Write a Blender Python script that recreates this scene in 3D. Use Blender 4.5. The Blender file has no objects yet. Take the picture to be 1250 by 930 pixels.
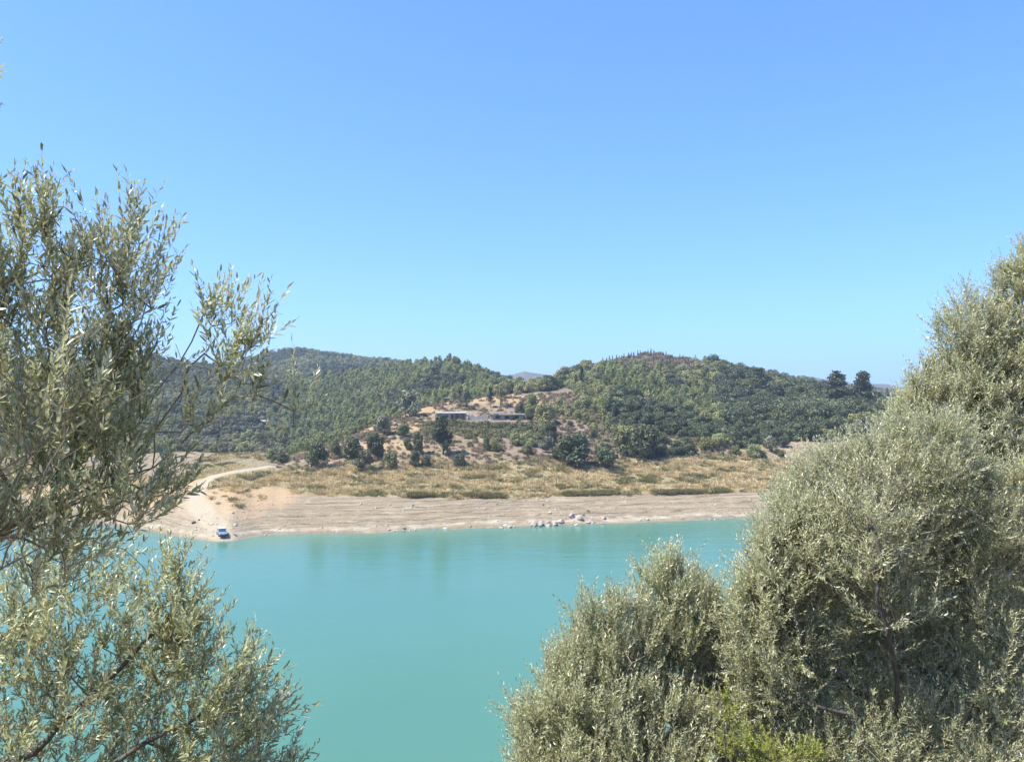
import bpy, math, random
import numpy as np
from mathutils import Vector

random.seed(7)
R = np.random.default_rng(11)
SC = bpy.context.scene
COL = SC.collection

# ------------------------------------------------------------ camera
CAM_Z = 29.0
F = 962.0                       # focal length in photo pixels
PITCH = math.atan(20 / F)
cam_d = bpy.data.cameras.new('camera')
cam = bpy.data.objects.new('camera', cam_d)
COL.objects.link(cam)
cam_d.sensor_width = 36.0
cam_d.lens = F / 1250 * 36
cam_d.clip_start = 0.05
cam_d.clip_end = 20000
cam.location = (0, 0, CAM_Z)
cam.rotation_euler = (math.pi / 2 + PITCH, 0, 0)
SC.camera = cam

# ------------------------------------------------------------ sky, sun, exposure
SUN_EL = math.radians(56)
SUN_AZ = math.atan2(-0.93, -0.26)        # measured from +Y towards +X
sun_dir = Vector((math.sin(SUN_AZ) * math.cos(SUN_EL), math.cos(SUN_AZ) * math.cos(SUN_EL), math.sin(SUN_EL)))
w = bpy.data.worlds.new('World')
SC.world = w
w.use_nodes = True
nt = w.node_tree
nt.nodes.clear()
sky = nt.nodes.new('ShaderNodeTexSky')
sky.sky_type = 'NISHITA'
sky.sun_disc = False
sky.sun_elevation = SUN_EL
sky.sun_rotation = SUN_AZ
sky.altitude = 100
sky.air_density = 1.0
sky.dust_density = 0.6
sky.ozone_density = 1.1
bg = nt.nodes.new('ShaderNodeBackground')
bg.inputs[1].default_value = 0.15
wo = nt.nodes.new('ShaderNodeOutputWorld')
gm = nt.nodes.new('ShaderNodeGamma')
gm.inputs['Gamma'].default_value = 0.76
tn = nt.nodes.new('ShaderNodeMix'); tn.data_type = 'RGBA'; tn.blend_type = 'MULTIPLY'
tn.inputs[0].default_value = 1.0; tn.inputs[7].default_value = (0.525, 0.90, 1.50, 1)
nt.links.new(sky.outputs[0], gm.inputs['Color'])
nt.links.new(gm.outputs[0], tn.inputs[6])
nt.links.new(tn.outputs[2], bg.inputs[0])
nt.links.new(bg.outputs[0], wo.inputs[0])
sl = bpy.data.lights.new('sun', 'SUN')
sl.energy = 5.0
sl.angle = math.radians(0.53)
sl.color = (1.0, 0.955, 0.88)
so = bpy.data.objects.new('sun', sl)
COL.objects.link(so)
so.location = (0, 0, 120)
so.rotation_euler = sun_dir.to_track_quat('Z', 'Y').to_euler()
vs = SC.view_settings
vs.view_transform = 'Standard'
vs.look = 'None'
vs.exposure = 0.9
vs.gamma = 1.0
vs.use_curve_mapping = False
SC.cycles.max_bounces = 7
SC.cycles.transparent_max_bounces = 4
SC.cycles.volume_bounces = 0

# ------------------------------------------------------------ helpers
def rays(px, py):
    px = np.asarray(px, float); py = np.asarray(py, float)
    u = (px - 625) / F; v = (465 - py) / F
    c, s = math.cos(PITCH), math.sin(PITCH)
    return u, c - v * s, s + v * c          # x, y, z of the direction

def unproj(px, py, Y):
    x, y, z = rays(px, py)
    k = Y / y
    return np.stack([x * k, y * k, CAM_Z + z * k], -1)

def z_at(px, py, Y):
    x, y, z = rays(px, py)
    return CAM_Z + z / y * Y

def tag(o, label=None, cat=None, group=None, kind=None):
    if label: o['label'] = label
    if cat: o['category'] = cat
    if group: o['group'] = group
    if kind: o['kind'] = kind
    return o

def link(o, parent=None):
    COL.objects.link(o)
    if parent is not None: o.parent = parent
    return o

def empty(name, loc, rz=0.0):
    o = bpy.data.objects.new(name, None)
    COL.objects.link(o)
    o.location = loc
    o.rotation_euler = (0, 0, rz)
    o.empty_display_size = 0.3
    return o

def mesh_np(name, verts, loops, sizes, mats, mat_idx=None, smooth=False, rnd=None):
    """mesh from flat numpy arrays (loops = vertex index per corner, sizes = corners per face)"""
    me = bpy.data.meshes.new(name)
    verts = np.asarray(verts, np.float32)
    loops = np.asarray(loops, np.int32).ravel()
    sizes = np.asarray(sizes, np.int32)
    me.vertices.add(len(verts)); me.vertices.foreach_set('co', verts.ravel())
    me.loops.add(len(loops)); me.loops.foreach_set('vertex_index', loops)
    me.polygons.add(len(sizes))
    me.polygons.foreach_set('loop_start', np.concatenate([[0], np.cumsum(sizes)[:-1]]).astype(np.int32))
    for m in mats: me.materials.append(m)
    if mat_idx is not None: me.polygons.foreach_set('material_index', np.asarray(mat_idx, np.int32))
    me.polygons.foreach_set('use_smooth', np.full(len(sizes), bool(smooth)) if np.isscalar(smooth) else np.asarray(smooth, bool))
    if rnd is not None:
        a = me.attributes.new('rnd', 'FLOAT', 'POINT')
        a.data.foreach_set('value', np.asarray(rnd, np.float32))
    me.update(calc_edges=True)
    return me

class MB:
    """small polygon builder"""
    def __init__(s): s.v = []; s.f = []; s.m = []
    def add(s, vs_, fs, m=0):
        o = len(s.v); s.v += [tuple(v) for v in vs_]
        s.f += [tuple(i + o for i in f) for f in fs]; s.m += [m] * len(fs)
    def box(s, x0, x1, y0, y1, z0, z1, m=0):
        s.add([(x0,y0,z0),(x1,y0,z0),(x1,y1,z0),(x0,y1,z0),(x0,y0,z1),(x1,y0,z1),(x1,y1,z1),(x0,y1,z1)],
              [(0,3,2,1),(4,5,6,7),(0,1,5,4),(1,2,6,5),(2,3,7,6),(3,0,4,7)], m)
    def build(s, name, mats, parent=None, bevel=0, smooth=False):
        me = bpy.data.meshes.new(name)
        me.from_pydata(s.v, [], s.f)
        if not isinstance(mats, (list, tuple)): mats = [mats]
        for m in mats: me.materials.append(m)
        me.polygons.foreach_set('material_index', s.m)
        if smooth: me.polygons.foreach_set('use_smooth', [True] * len(s.f))
        me.update()
        o = bpy.data.objects.new(name, me)
        link(o, parent)
        if bevel:
            b = o.modifiers.new('bevel', 'BEVEL'); b.width = bevel; b.segments = 2; b.limit_method = 'ANGLE'
        return o

# value noise -------------------------------------------------
_T = R.random((256, 256))
def vn(x, y):
    xi = np.floor(x).astype(int); yi = np.floor(y).astype(int)
    fx = x - xi; fy = y - yi
    fx = fx * fx * (3 - 2 * fx); fy = fy * fy * (3 - 2 * fy)
    a = _T[xi & 255, yi & 255]; b = _T[(xi + 1) & 255, yi & 255]
    c = _T[xi & 255, (yi + 1) & 255]; d = _T[(xi + 1) & 255, (yi + 1) & 255]
    return (a * (1 - fx) + b * fx) * (1 - fy) + (c * (1 - fx) + d * fx) * fy - 0.5
def fbm(x, y, s, o=4):
    r = 0; a = 1
    for k in range(o):
        r = r + a * vn(x / s + 17.3 * k, y / s - 9.1 * k); a *= 0.5; s *= 0.5
    return r
def sst(a, b, x):
    t = np.clip((x - a) / (b - a), 0, 1); return t * t * (3 - 2 * t)

# ------------------------------------------------------------ node materials
def mat(name):
    m = bpy.data.materials.new(name); m.use_nodes = True
    t = m.node_tree; p = t.nodes['Principled BSDF']
    return m, t, p
def N(t, typ, **kw):
    n = t.nodes.new(typ)
    for k, v in kw.items(): setattr(n, k, v)
    return n
def noise(t, scale, detail=4, vec=None, rough=0.55):
    n = N(t, 'ShaderNodeTexNoise'); n.inputs['Scale'].default_value = scale
    n.inputs['Detail'].default_value = detail; n.inputs['Roughness'].default_value = rough
    if vec is not None: t.links.new(vec, n.inputs['Vector'])
    return n.outputs['Fac']
def ramp(t, fac, stops):
    r = N(t, 'ShaderNodeValToRGB'); e = r.color_ramp.elements
    while len(e) < len(stops): e.new(0.5)
    for i, (p, c) in enumerate(stops):
        e[i].position = p
        c = (c,) * 3 if np.isscalar(c) else c
        e[i].color = (*c, 1)
    t.links.new(fac, r.inputs[0]); return r.outputs[0]
def mixc(t, fac, a, b, mode='MIX'):
    n = N(t, 'ShaderNodeMix', data_type='RGBA', blend_type=mode)
    for s, v in ((n.inputs[0], fac), (n.inputs[6], a), (n.inputs[7], b)):
        if isinstance(v, (tuple, list)): s.default_value = (*v, 1)
        elif np.isscalar(v): s.default_value = v
        else: t.links.new(v, s)
    return n.outputs[2]
def scaled(t, sx, sy, sz, src='Object'):
    g = N(t, 'ShaderNodeTexCoord'); m = N(t, 'ShaderNodeMapping')
    m.inputs['Scale'].default_value = (sx, sy, sz)
    t.links.new(g.outputs[src], m.inputs['Vector']); return m.outputs[0]
def math_(t, op, a, b=0.0, clamp=False):
    n = N(t, 'ShaderNodeMath', operation=op); n.use_clamp = clamp
    for s, v in ((n.inputs[0], a), (n.inputs[1], b)):
        if np.isscalar(v): s.default_value = v
        else: t.links.new(v, s)
    return n.outputs[0]
def bump(t, p, h, strength=0.5, dist=0.1):
    b = N(t, 'ShaderNodeBump'); b.inputs['Strength'].default_value = strength; b.inputs['Distance'].default_value = dist
    t.links.new(h, b.inputs['Height']); t.links.new(b.outputs[0], p.inputs['Normal'])

def simple(name, col, rough=0.7, var=0.25, scale=3.0, metal=0.0):
    m, t, p = mat(name)
    n = noise(t, scale, 5, scaled(t, 1, 1, 1))
    c = ramp(t, n, [(0.25, tuple(x * (1 - var) for x in col)), (0.75, tuple(min(1, x * (1 + var)) for x in col))])
    t.links.new(c, p.inputs['Base Color']); p.inputs['Roughness'].default_value = rough
    p.inputs['Metallic'].default_value = metal
    return m

def foliage(name, dark, light, trans=0.25, rough=0.6, back=None, spec=0.3, objvar=0.35, hi=None):
    m, t, p = mat(name)
    at = N(t, 'ShaderNodeAttribute', attribute_name='rnd')
    c = mixc(t, at.outputs['Fac'], dark, light)
    if hi:
        c = mixc(t, math_(t, 'MULTIPLY', math_(t, 'SUBTRACT', at.outputs['Fac'], 0.9, True), 9.0, True), c, hi)
    if objvar:
        oi = N(t, 'ShaderNodeObjectInfo')
        k = ramp(t, oi.outputs['Random'], [(0, 1 - objvar), (1, 1 + objvar)])
        c = mixc(t, 1.0, c, k, 'MULTIPLY')
        c = mixc(t, math_(t, 'MULTIPLY', math_(t, 'FRACT', math_(t, 'MULTIPLY', oi.outputs['Random'], 7.31)), 0.4), c, mixc(t, 1.0, c, (1.35, 1.0, 0.75), 'MULTIPLY'))
    if back:
        g = N(t, 'ShaderNodeNewGeometry')
        c = mixc(t, g.outputs['Backfacing'], c, mixc(t, at.outputs['Fac'], tuple(x * 0.75 for x in back), back))
    t.links.new(c, p.inputs['Base Color'])
    p.inputs['Roughness'].default_value = rough
    p.inputs['Specular IOR Level'].default_value = spec
    tr = N(t, 'ShaderNodeBsdfTranslucent')
    t.links.new(mixc(t, 1.0, c, (1.1, 1.15, 0.72), 'MULTIPLY'), tr.inputs[0])
    mx = N(t, 'ShaderNodeMixShader'); mx.inputs[0].default_value = trans
    out = t.nodes['Material Output']
    t.links.new(p.outputs[0], mx.inputs[1]); t.links.new(tr.outputs[0], mx.inputs[2])
    t.links.new(mx.outputs[0], out.inputs[0])
    return m

M = {}
M['olive_leaf'] = foliage('olive_leaf', (0.10, 0.11, 0.04), (0.60, 0.59, 0.31), 0.22, 0.34, (0.70, 0.69, 0.52), 0.55, 0, hi=(0.42, 0.36, 0.15))
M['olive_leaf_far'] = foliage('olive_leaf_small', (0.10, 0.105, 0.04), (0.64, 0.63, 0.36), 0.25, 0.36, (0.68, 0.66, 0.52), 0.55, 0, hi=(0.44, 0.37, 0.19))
M['mastic_leaf'] = foliage('mastic_leaf', (0.17, 0.19, 0.03), (0.40, 0.42, 0.09), 0.35, 0.4, (0.36, 0.38, 0.12), 0.5, 0)
M['twig'] = simple('twig_bark', (0.20, 0.165, 0.12), 0.85, 0.35, 30)
M['bark'] = simple('olive_bark', (0.10, 0.085, 0.068), 0.9, 0.5, 14)
M['tbark'] = simple('hill_tree_bark', (0.12, 0.085, 0.06), 0.9, 0.4, 6)
M['dark'] = foliage('foliage_dark_oak', (0.042, 0.06, 0.030), (0.14, 0.165, 0.075), 0.13)
M['mid'] = foliage('foliage_mid_maquis', (0.15, 0.17, 0.07), (0.32, 0.33, 0.15), 0.2)
M['pine'] = foliage('foliage_young_pine', (0.17, 0.205, 0.085), (0.35, 0.39, 0.175), 0.22)
M['spire'] = foliage('foliage_conifer', (0.03, 0.05, 0.028), (0.06, 0.085, 0.04), 0.1)
M['grey'] = foliage('foliage_grey_olive', (0.10, 0.115, 0.07), (0.21, 0.22, 0.15), 0.15)
M['yellow'] = foliage('foliage_broom', (0.20, 0.21, 0.04), (0.36, 0.36, 0.07), 0.2, objvar=0.1)
M['scrub'] = foliage('scrub_twig', (0.13, 0.10, 0.065), (0.27, 0.215, 0.145), 0.1, 0.8)
M['scrubg'] = foliage('scrub_green', (0.10, 0.105, 0.05), (0.21, 0.20, 0.095), 0.15, 0.8)
M['drygrass'] = foliage('dry_grass', (0.40, 0.33, 0.19), (0.68, 0.58, 0.38), 0.25, 0.8, objvar=0.25)
M['greengrass'] = foliage('green_grass', (0.15, 0.145, 0.06), (0.28, 0.255, 0.12), 0.25, 0.8, objvar=0.25)
M['rock'] = simple('pale_rock', (0.40, 0.355, 0.30), 0.85, 0.3, 1.2)
M['rockd'] = simple('dark_rock', (0.13, 0.10, 0.08), 0.85, 0.3, 1.2)

# ------------------------------------------------------------ terrain
def LI(tab):
    a = np.array(tab, float)
    return lambda px, k=1: np.interp(px, a[:, 0], a[:, k])
SHORE = LI([(-600,650),(0,640),(130,640),(165,645),(200,651),(235,657),(262,661),(285,661),(297,658),(310,655),(340,652),(450,650),(560,646),(650,643),(700,641),(750,638),(850,635),(920,633),(1100,629),(1850,625)])
def shoreY(px):
    py = SHORE(px); x, y, z = rays(px, py)
    return -CAM_Z * y / z
BANK = LI([(-600,600,20),(60,604,20),(165,613,17),(215,622,15),(270,634,12),(300,618,18),(350,606,21),(450,606,21),(560,606,21),(640,608,21),(700,604,21),(850,602,22),(930,600,22),(1100,596,22),(1850,590,22)])
GR = LI([(-600,572,48),(100,575,45),(200,582,42),(260,578,46),(330,570,44),(380,575,48),(450,575,50),(560,572,50),(640,570,50),(700,572,52),(770,570,52),(830,564,54),(880,559,56),(960,557,58),(1100,550,60),(1850,545,60)])
L4 = LI([(-600,550,290),(100,555,285),(250,556,280),(315,557,262),(345,568,222),(370,562,232),(400,555,240),(450,538,252),(500,526,262),(560,520,266),(640,520,268),(700,522,272),(800,520,282),(900,528,285),(1000,528,290),(1850,505,290)])
L5 = LI([(-600,545,330),(100,551,325),(250,553,320),(315,555,290),(345,566,240),(370,556,255),(400,545,270),(440,523,290),(480,506,305),(520,492,318),(560,484,326),(600,479,332),(640,479,336),(680,477,342),(720,476,347),(760,475,352),(800,490,352),(900,506,352),(1000,510,352),(1100,510,352),(1850,480,350)])
L6 = LI([(-600,535,370),(100,540,370),(250,546,360),(345,562,345),(400,560,345),(440,552,355),(520,512,375),(560,497,382),(600,492,385),(680,484,385),(720,470,385),(760,464,388),(800,467,392),(900,480,395),(1000,487,395),(1100,500,395),(1850,470,395)])
L7 = LI([(-600,425,520),(100,432,520),(200,433,520),(270,441,520),(340,456,540),(380,463,540),(430,458,540),(480,446,530),(520,435,520),(550,433,510),(600,445,500),(640,456,490),(680,453,470),(720,443,465),(750,432,465),(800,423,475),(840,427,485),(880,440,495),(920,457,500),(960,464,500),(1000,471,500),(1050,483,500),(1080,497,490),(1110,496,480),(1150,482,460),(1250,460,450),(1850,435,450)])
L9 = LI([(-600,440,950),(200,462,950),(280,446,950),(320,437,950),(350,432,950),(380,430,950),(420,434,950),(460,440,950),(490,443,950),(520,454,950),(560,462,950),(600,474,950),(900,476,950),(970,474,950),(1070,478,950),(1120,482,950),(1850,460,950)])
L11 = LI([(-600,470,2200),(580,470,2200),(612,458,2200),(640,450,2200),(662,454,2200),(700,464,2200),(900,474,2200),(950,469,2200),(985,460,2200),(1010,468,2200),(1060,472,2200),(1100,482,2200),(1850,474,2200)])

def layers(px):
    """list of (Y, z) arrays for the columns px, near to far"""
    sy = shoreY(px)
    out = [(sy - 28, np.full_like(sy, -6.0)), (sy, np.zeros_like(sy))]
    for T in (BANK, GR):
        Y = sy + T(px, 2); out.append((Y, z_at(px, T(px), Y)))
    for T in (L4, L5, L6, L7):
        Y = T(px, 2); out.append((Y, z_at(px, T(px), Y)))
    Y7 = out[-1][0]
    out.append((Y7 + 130, z_at(px, L9(px) + 40, Y7 + 130)))
    out.append((L9(px, 2), z_at(px, L9(px), 950.0)))
    out.append((np.full_like(px, 1250.0), z_at(px, L9(px) + 22, 1250.0)))
    out.append((L11(px, 2), z_at(px, L11(px), 2200.0)))
    out.append((np.full_like(px, 3600.0), z_at(px, 487.0, 3600.0)))
    return out

def h_raw(x, y, dy):
    yy = np.maximum(y + dy, 60.0)
    px = np.clip(625 + F * x / np.maximum(y, 60.0), -600, 1850)
    L = layers(px)
    h = np.full_like(px, -6.0)
    for (Y0, z0), (Y1, z1) in zip(L[:-1], L[1:]):
        t = (yy - Y0) / np.maximum(Y1 - Y0, 0.5)
        h = np.where((t >= 0) & (t <= 1), z0 + (z1 - z0) * t, h)
    h = np.where(yy > L[-1][0], L[-1][1], h)
    return h, L, px

def height(x, y):
    h0, L, px = h_raw(x, y, 0.0)
    hs = h0.copy()
    for d in (-14, -8, -4, 4, 8, 14):
        hs = hs + h_raw(x, y, d * np.clip((y - 150) / 150, 0.2, 3))[0]
    hs /= 7
    sy = L[1][0]; by = L[2][0]
    k = sst(0, 25, y - by)                     # smooth only above the bank
    h = h0 * (1 - k) + hs * k
    away = sst(2, 60, y - by)
    h = h + away * (fbm(x, y, 46, 4) * 4.0 + fbm(x + 90, y, 9, 3) * 0.9)
    h = h + sst(500, 1200, y) * fbm(x, y, 160, 4) * 14
    far = sst(380, 480, y) * (1 - sst(600, 700, y))
    h = h + far * (-np.abs(fbm(x, y * 0.4, 60, 3))) * 10
    # wave-cut terraces on the drawn-down bank
    tt = (h + fbm(x, y, 30, 3) * 0.5) / 0.62
    fr = tt - np.floor(tt)
    ter = (np.floor(tt) + sst(0.55, 1.0, fr)) * 0.62 - fbm(x, y, 30, 3) * 0.5
    onb = sst(-0.2, 0.3, h) * (1 - sst(0, 5, y - by)) * (y > 100)
    h = h * (1 - onb) + (0.35 * h + 0.65 * ter) * onb
    h = h + onb * (fbm(x, y, 3.0, 3) * 0.22) + (y > 100) * (1 - sst(0.5, 3, np.abs(h))) * fbm(x, y, 14, 3) * 0.5
    # near bank where the photographer stands
    nb = 27.4 - 0.62 * np.maximum(y - 0.4, 0) + np.where(y < -2, -(y + 2) * 0.22, 0) * (y > -300) + np.where(y <= -300, 65, 0)
    nb = nb + fbm(x, y, 7, 3) * 0.5 * sst(1.5, 6, np.hypot(x, y)) + sst(40, 300, np.abs(x)) * fbm(x, y, 60, 3) * 8
    nb = np.maximum(nb, -6.0)
    h = np.where(y < 90, np.where(nb > -6, nb, np.maximum(h, -6)), h)
    h = h + sst(620, 1300, np.abs(x)) * np.where(y < 300, 70, 20)
    return h

# building terrace on the hill
PADZ = float(z_at(np.array(585.0), np.array(513.0), 272.0))
def pad(x, y, h):
    px = 625 + F * x / np.maximum(y, 60)
    kx = sst(512, 528, px) * (1 - sst(645, 662, px))
    front = sst(262, 268, y); back = 1 - sst(281, 288, y)
    k = kx * front * back
    return h * (1 - k) + PADZ * k

def axis(*segs):
    out = [segs[0][0]]
    for a, b, s in segs:
        n = max(1, int(round((b - a) / s)))
        out += list(np.linspace(a, b, n + 1)[1:])
    return np.array(out)
GY = axis((-3500,-1500,1000),(-1500,-300,200),(-300,-60,30),(-60,-10,5),(-10,60,1.6),(60,150,5),(150,216,0.42),(216,300,0.9),(300,570,2.4),(570,1000,8),(1000,2600,50),(2600,3700,220))
GX = axis((-3700,-1500,300),(-1500,-440,50),(-440,-126,2.4),(-126,-9,0.75),(-9,14,0.75),(14,126,0.75),(126,440,2.4),(440,1500,50),(1500,3700,300))
XX, YY = np.meshgrid(GX, GY)
HH = height(XX, YY)
HH = pad(XX, YY, HH)

def H(x, y):
    x = np.asarray(x, float); y = np.asarray(y, float)
    i = np.clip(np.searchsorted(GX, x) - 1, 0, len(GX) - 2); j = np.clip(np.searchsorted(GY, y) - 1, 0, len(GY) - 2)
    tx = (x - GX[i]) / (GX[i + 1] - GX[i]); ty = (y - GY[j]) / (GY[j + 1] - GY[j])
    return (HH[j, i] * (1 - tx) + HH[j, i + 1] * tx) * (1 - ty) + (HH[j + 1, i] * (1 - tx) + HH[j + 1, i + 1] * tx) * ty

def ground(px, py):
    """where the sight line through a photo pixel meets the ground"""
    dx, dy, dz = [float(v) for v in rays(px, py)]
    Y = np.concatenate([np.arange(120, 600, 0.5), np.arange(600, 2500, 3)])
    zz = CAM_Z + dz / dy * Y
    hh = H(dx / dy * Y, Y)
    k = np.argmax(zz < hh)
    if not (zz < hh).any(): k = 700
    y = Y[k]
    return np.array([dx / dy * y, y, hh[k]])

# ---- ground zones
PXG = 625 + F * XX / np.maximum(YY, 60)
_, LL, _p = h_raw(XX, YY, 0.0)
syG, byG, gyG, y4G, y5G, y6G = [LL[i][0] for i in (1, 2, 3, 4, 5, 6)]
nz = fbm(XX, YY, 12, 4)
z_bank = (1 - sst(-1.0, 1.0, YY - byG + nz * 3.0)) * (YY > 90)
z_grass = sst(-1.0, 1.0, YY - byG + nz * 3.0) * (1 - sst(-4, 4, YY - gyG - 3 + nz * 8))
def dist_line(pts, X, Y):
    d = np.full(X.shape, 1e9)
    for (ax, ay), (bx, by) in zip(pts[:-1], pts[1:]):
        vx, vy = bx - ax, by - ay
        t = np.clip(((X - ax) * vx + (Y - ay) * vy) / (vx * vx + vy * vy), 0, 1)
        d = np.minimum(d, np.hypot(X - ax - t * vx, Y - ay - t * vy))
    return d
road_px = [(272,658),(266,644),(254,632),(243,620),(238,609),(241,598),(250,588),(262,581),(282,576),(305,573),(330,569)]
road = [tuple(ground(a, b)[:2]) for a, b in road_px]
dr = dist_line(road, XX, YY)
z_road = 1 - sst(1.7, 2.6, dr + nz * 0.7)
apron = [tuple(ground(a, b)[:2]) for a, b in [(275,656),(258,640),(246,622),(238,605)]]
z_apron = (1 - sst(2.5, 7.0, dist_line(apron, XX, YY) + nz * 3)) * 0.5
def blob(pts, r):
    k = 0
    for a, b in pts:
        g = ground(a, b)
        k = np.maximum(k, 1 - sst(r * 0.45, r, np.hypot(XX - g[0], (YY - g[1])) + nz * r * 0.5))
    return k
z_orange = np.clip(blob([(215,600),(205,606),(225,592),(262,606),(270,612),(285,616),(300,612),(320,608),(190,612),(150,600),(110,600),(60,600)], 9), 0, 1)
z_gold = np.clip(blob([(520,500),(545,492),(560,488),(470,508),(440,528),(455,522),(590,490),(620,488),(640,486),(470,545),(430,532),(500,522),(610,484),(575,486),(650,495)], 12), 0, 1)
z_meadow = np.clip(blob([(300,554),(285,558),(315,555),(200,588),(225,584),(245,580),(180,592),(340,562),(270,572)], 10), 0, 1) * (YY > 200)
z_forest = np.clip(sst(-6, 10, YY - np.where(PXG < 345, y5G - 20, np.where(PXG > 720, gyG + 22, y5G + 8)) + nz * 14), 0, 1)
hb = (sst(640, 700, PXG) * (1 - sst(840, 880, PXG)) * sst(404, 420, YY)) * (YY < 600)
z_brown = np.clip(hb + blob([(660,500),(680,530),(700,510),(720,540),(640,520),(650,545),(690,485)], 22) * 0.9, 0, 1)
z_near = (YY < 60) * 1.0

def terrain_material():
    m, t, p = mat('hillside_ground')
    A = N(t, 'ShaderNodeAttribute', attribute_name='zoneA'); B = N(t, 'ShaderNodeAttribute', attribute_name='zoneB')
    C = N(t, 'ShaderNodeAttribute', attribute_name='zoneC')
    def sp(n):
        s = N(t, 'ShaderNodeSeparateColor'); t.links.new(n.outputs['Color'], s.inputs[0]); return s.outputs
    a, b, c = sp(A), sp(B), sp(C)
    o1 = scaled(t, 1, 1, 1)
    n_big = noise(t, 0.06, 5, o1); n_mid = noise(t, 0.35, 6, o1, 0.65); n_fin = noise(t, 2.2, 6, o1, 0.7)
    flat = scaled(t, 0.12, 1.0, 1.0); n_str = noise(t, 0.6, 6, flat, 0.65)
    # hillside soil: tan with stones and dry stubble
    hill = ramp(t, n_mid, [(0.30, (0.17, 0.125, 0.075)), (0.48, (0.33, 0.24, 0.15)), (0.62, (0.44, 0.33, 0.21)), (0.8, (0.52, 0.43, 0.32))])
    hill = mixc(t, ramp(t, n_fin, [(0.38, 0.0), (0.62, 0.75)]), hill, ramp(t, n_big, [(0.35, (0.16, 0.13, 0.07)), (0.65, (0.40, 0.33, 0.22))]))
    n_g = noise(t, 1.0, 6, scaled(t, 0.5, 1.0, 1.0), 0.75)
    n_sp = noise(t, 1.3, 8, scaled(t, 1, 1, 1.4), 0.8)
    hill = mixc(t, ramp(t, n_sp, [(0.44, 0.85), (0.54, 0.0)]), hill, (0.12, 0.10, 0.055))
    grass = ramp(t, n_g, [(0.30, (0.16, 0.14, 0.06)), (0.46, (0.29, 0.235, 0.12)), (0.58, (0.42, 0.34, 0.20)), (0.75, (0.55, 0.46, 0.33))])
    grass = mixc(t, ramp(t, n_str, [(0.42, 0.0), (0.6, 0.45)]), grass, (0.20, 0.17, 0.085))
    grass = mixc(t, ramp(t, n_sp, [(0.42, 0.8), (0.53, 0.0)]), grass, (0.13, 0.115, 0.05))
    # drawn-down bank: level strand lines
    P = N(t, 'ShaderNodeNewGeometry'); S = N(t, 'ShaderNodeSeparateXYZ'); t.links.new(P.outputs['Position'], S.inputs[0])
    cz = N(t, 'ShaderNodeCombineXYZ')
    t.links.new(math_(t, 'MULTIPLY', S.outputs[0], 0.05), cz.inputs[0])
    t.links.new(math_(t, 'ADD', math_(t, 'MULTIPLY', S.outputs[2], 3.4), math_(t, 'MULTIPLY', n_big, 4.0)), cz.inputs[1])
    n_lin = noise(t, 1.0, 5, cz.outputs[0], 0.75)
    bank = ramp(t, n_lin, [(0.30, (0.15, 0.115, 0.08)), (0.40, (0.27, 0.225, 0.16)), (0.47, (0.36, 0.30, 0.22)), (0.495, (0.20, 0.155, 0.11)), (0.52, (0.37, 0.31, 0.23)), (0.62, (0.44, 0.38, 0.29)), (0.72, (0.50, 0.45, 0.36))])
    bank = mixc(t, ramp(t, n_fin, [(0.35, 0.65), (0.60, 0.0)]), bank, (0.25, 0.20, 0.15))
    bank = mixc(t, ramp(t, n_mid, [(0.55, 0.0), (0.75, 0.5)]), bank, (0.50, 0.44, 0.36))
    zz = math_(t, 'ADD', S.outputs[2], math_(t, 'MULTIPLY', math_(t, 'SUBTRACT', noise(t, 0.10, 5, o1), 0.5), 1.3))
    gap = ramp(t, noise(t, 0.22, 3, o1), [(0.42, 0.0), (0.52, 1.0)])
    for lv, wd in ((0.85, 0.06), (1.35, 0.10), (2.3, 0.13), (2.8, 0.06), (3.2, 0.08), (4.1, 0.12)):
        ln = math_(t, 'SUBTRACT', 1.0, math_(t, 'MULTIPLY', math_(t, 'ABSOLUTE', math_(t, 'SUBTRACT', zz, lv)), 1.0 / wd), True)
        bank = mixc(t, math_(t, 'MULTIPLY', math_(t, 'MULTIPLY', ln, gap), 0.9), bank, (0.13, 0.105, 0.08))
    crust = math_(t, 'SUBTRACT', 1.0, math_(t, 'MULTIPLY', math_(t, 'ABSOLUTE', math_(t, 'SUBTRACT', zz, 0.55)), 2.4), True)
    bank = mixc(t, math_(t, 'MULTIPLY', math_(t, 'MULTIPLY', crust, 0.75), ramp(t, n_mid, [(0.42, 0.0), (0.6, 1.0)])), bank, (0.56, 0.52, 0.46))
    bank = mixc(t, 1.0, bank, (0.87, 0.83, 0.72), 'MULTIPLY')
    wet = math_(t, 'SUBTRACT', 1.0, math_(t, 'MULTIPLY', S.outputs[2], 3.2, True), True)
    road_c = ramp(t, n_fin, [(0.35, (0.33, 0.27, 0.18)), (0.65, (0.44, 0.37, 0.26))])
    orange = ramp(t, n_fin, [(0.35, (0.36, 0.235, 0.13)), (0.65, (0.46, 0.33, 0.20))])
    gold = ramp(t, n_fin, [(0.35, (0.24, 0.16, 0.08)), (0.6, (0.44, 0.31, 0.17))])
    meadow = ramp(t, n_str, [(0.35, (0.15, 0.155, 0.055)), (0.65, (0.27, 0.25, 0.10))])
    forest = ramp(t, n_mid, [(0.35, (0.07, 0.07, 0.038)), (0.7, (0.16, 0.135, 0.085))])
    brown = ramp(t, n_fin, [(0.35, (0.15, 0.11, 0.085)), (0.65, (0.28, 0.21, 0.155))])
    col = hill
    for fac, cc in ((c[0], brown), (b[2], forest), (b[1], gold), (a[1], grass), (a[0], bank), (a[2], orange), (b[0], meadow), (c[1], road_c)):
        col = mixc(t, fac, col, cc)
    col = mixc(t, math_(t, 'MULTIPLY', wet, 0.45), col, (0.16, 0.14, 0.10))
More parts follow.
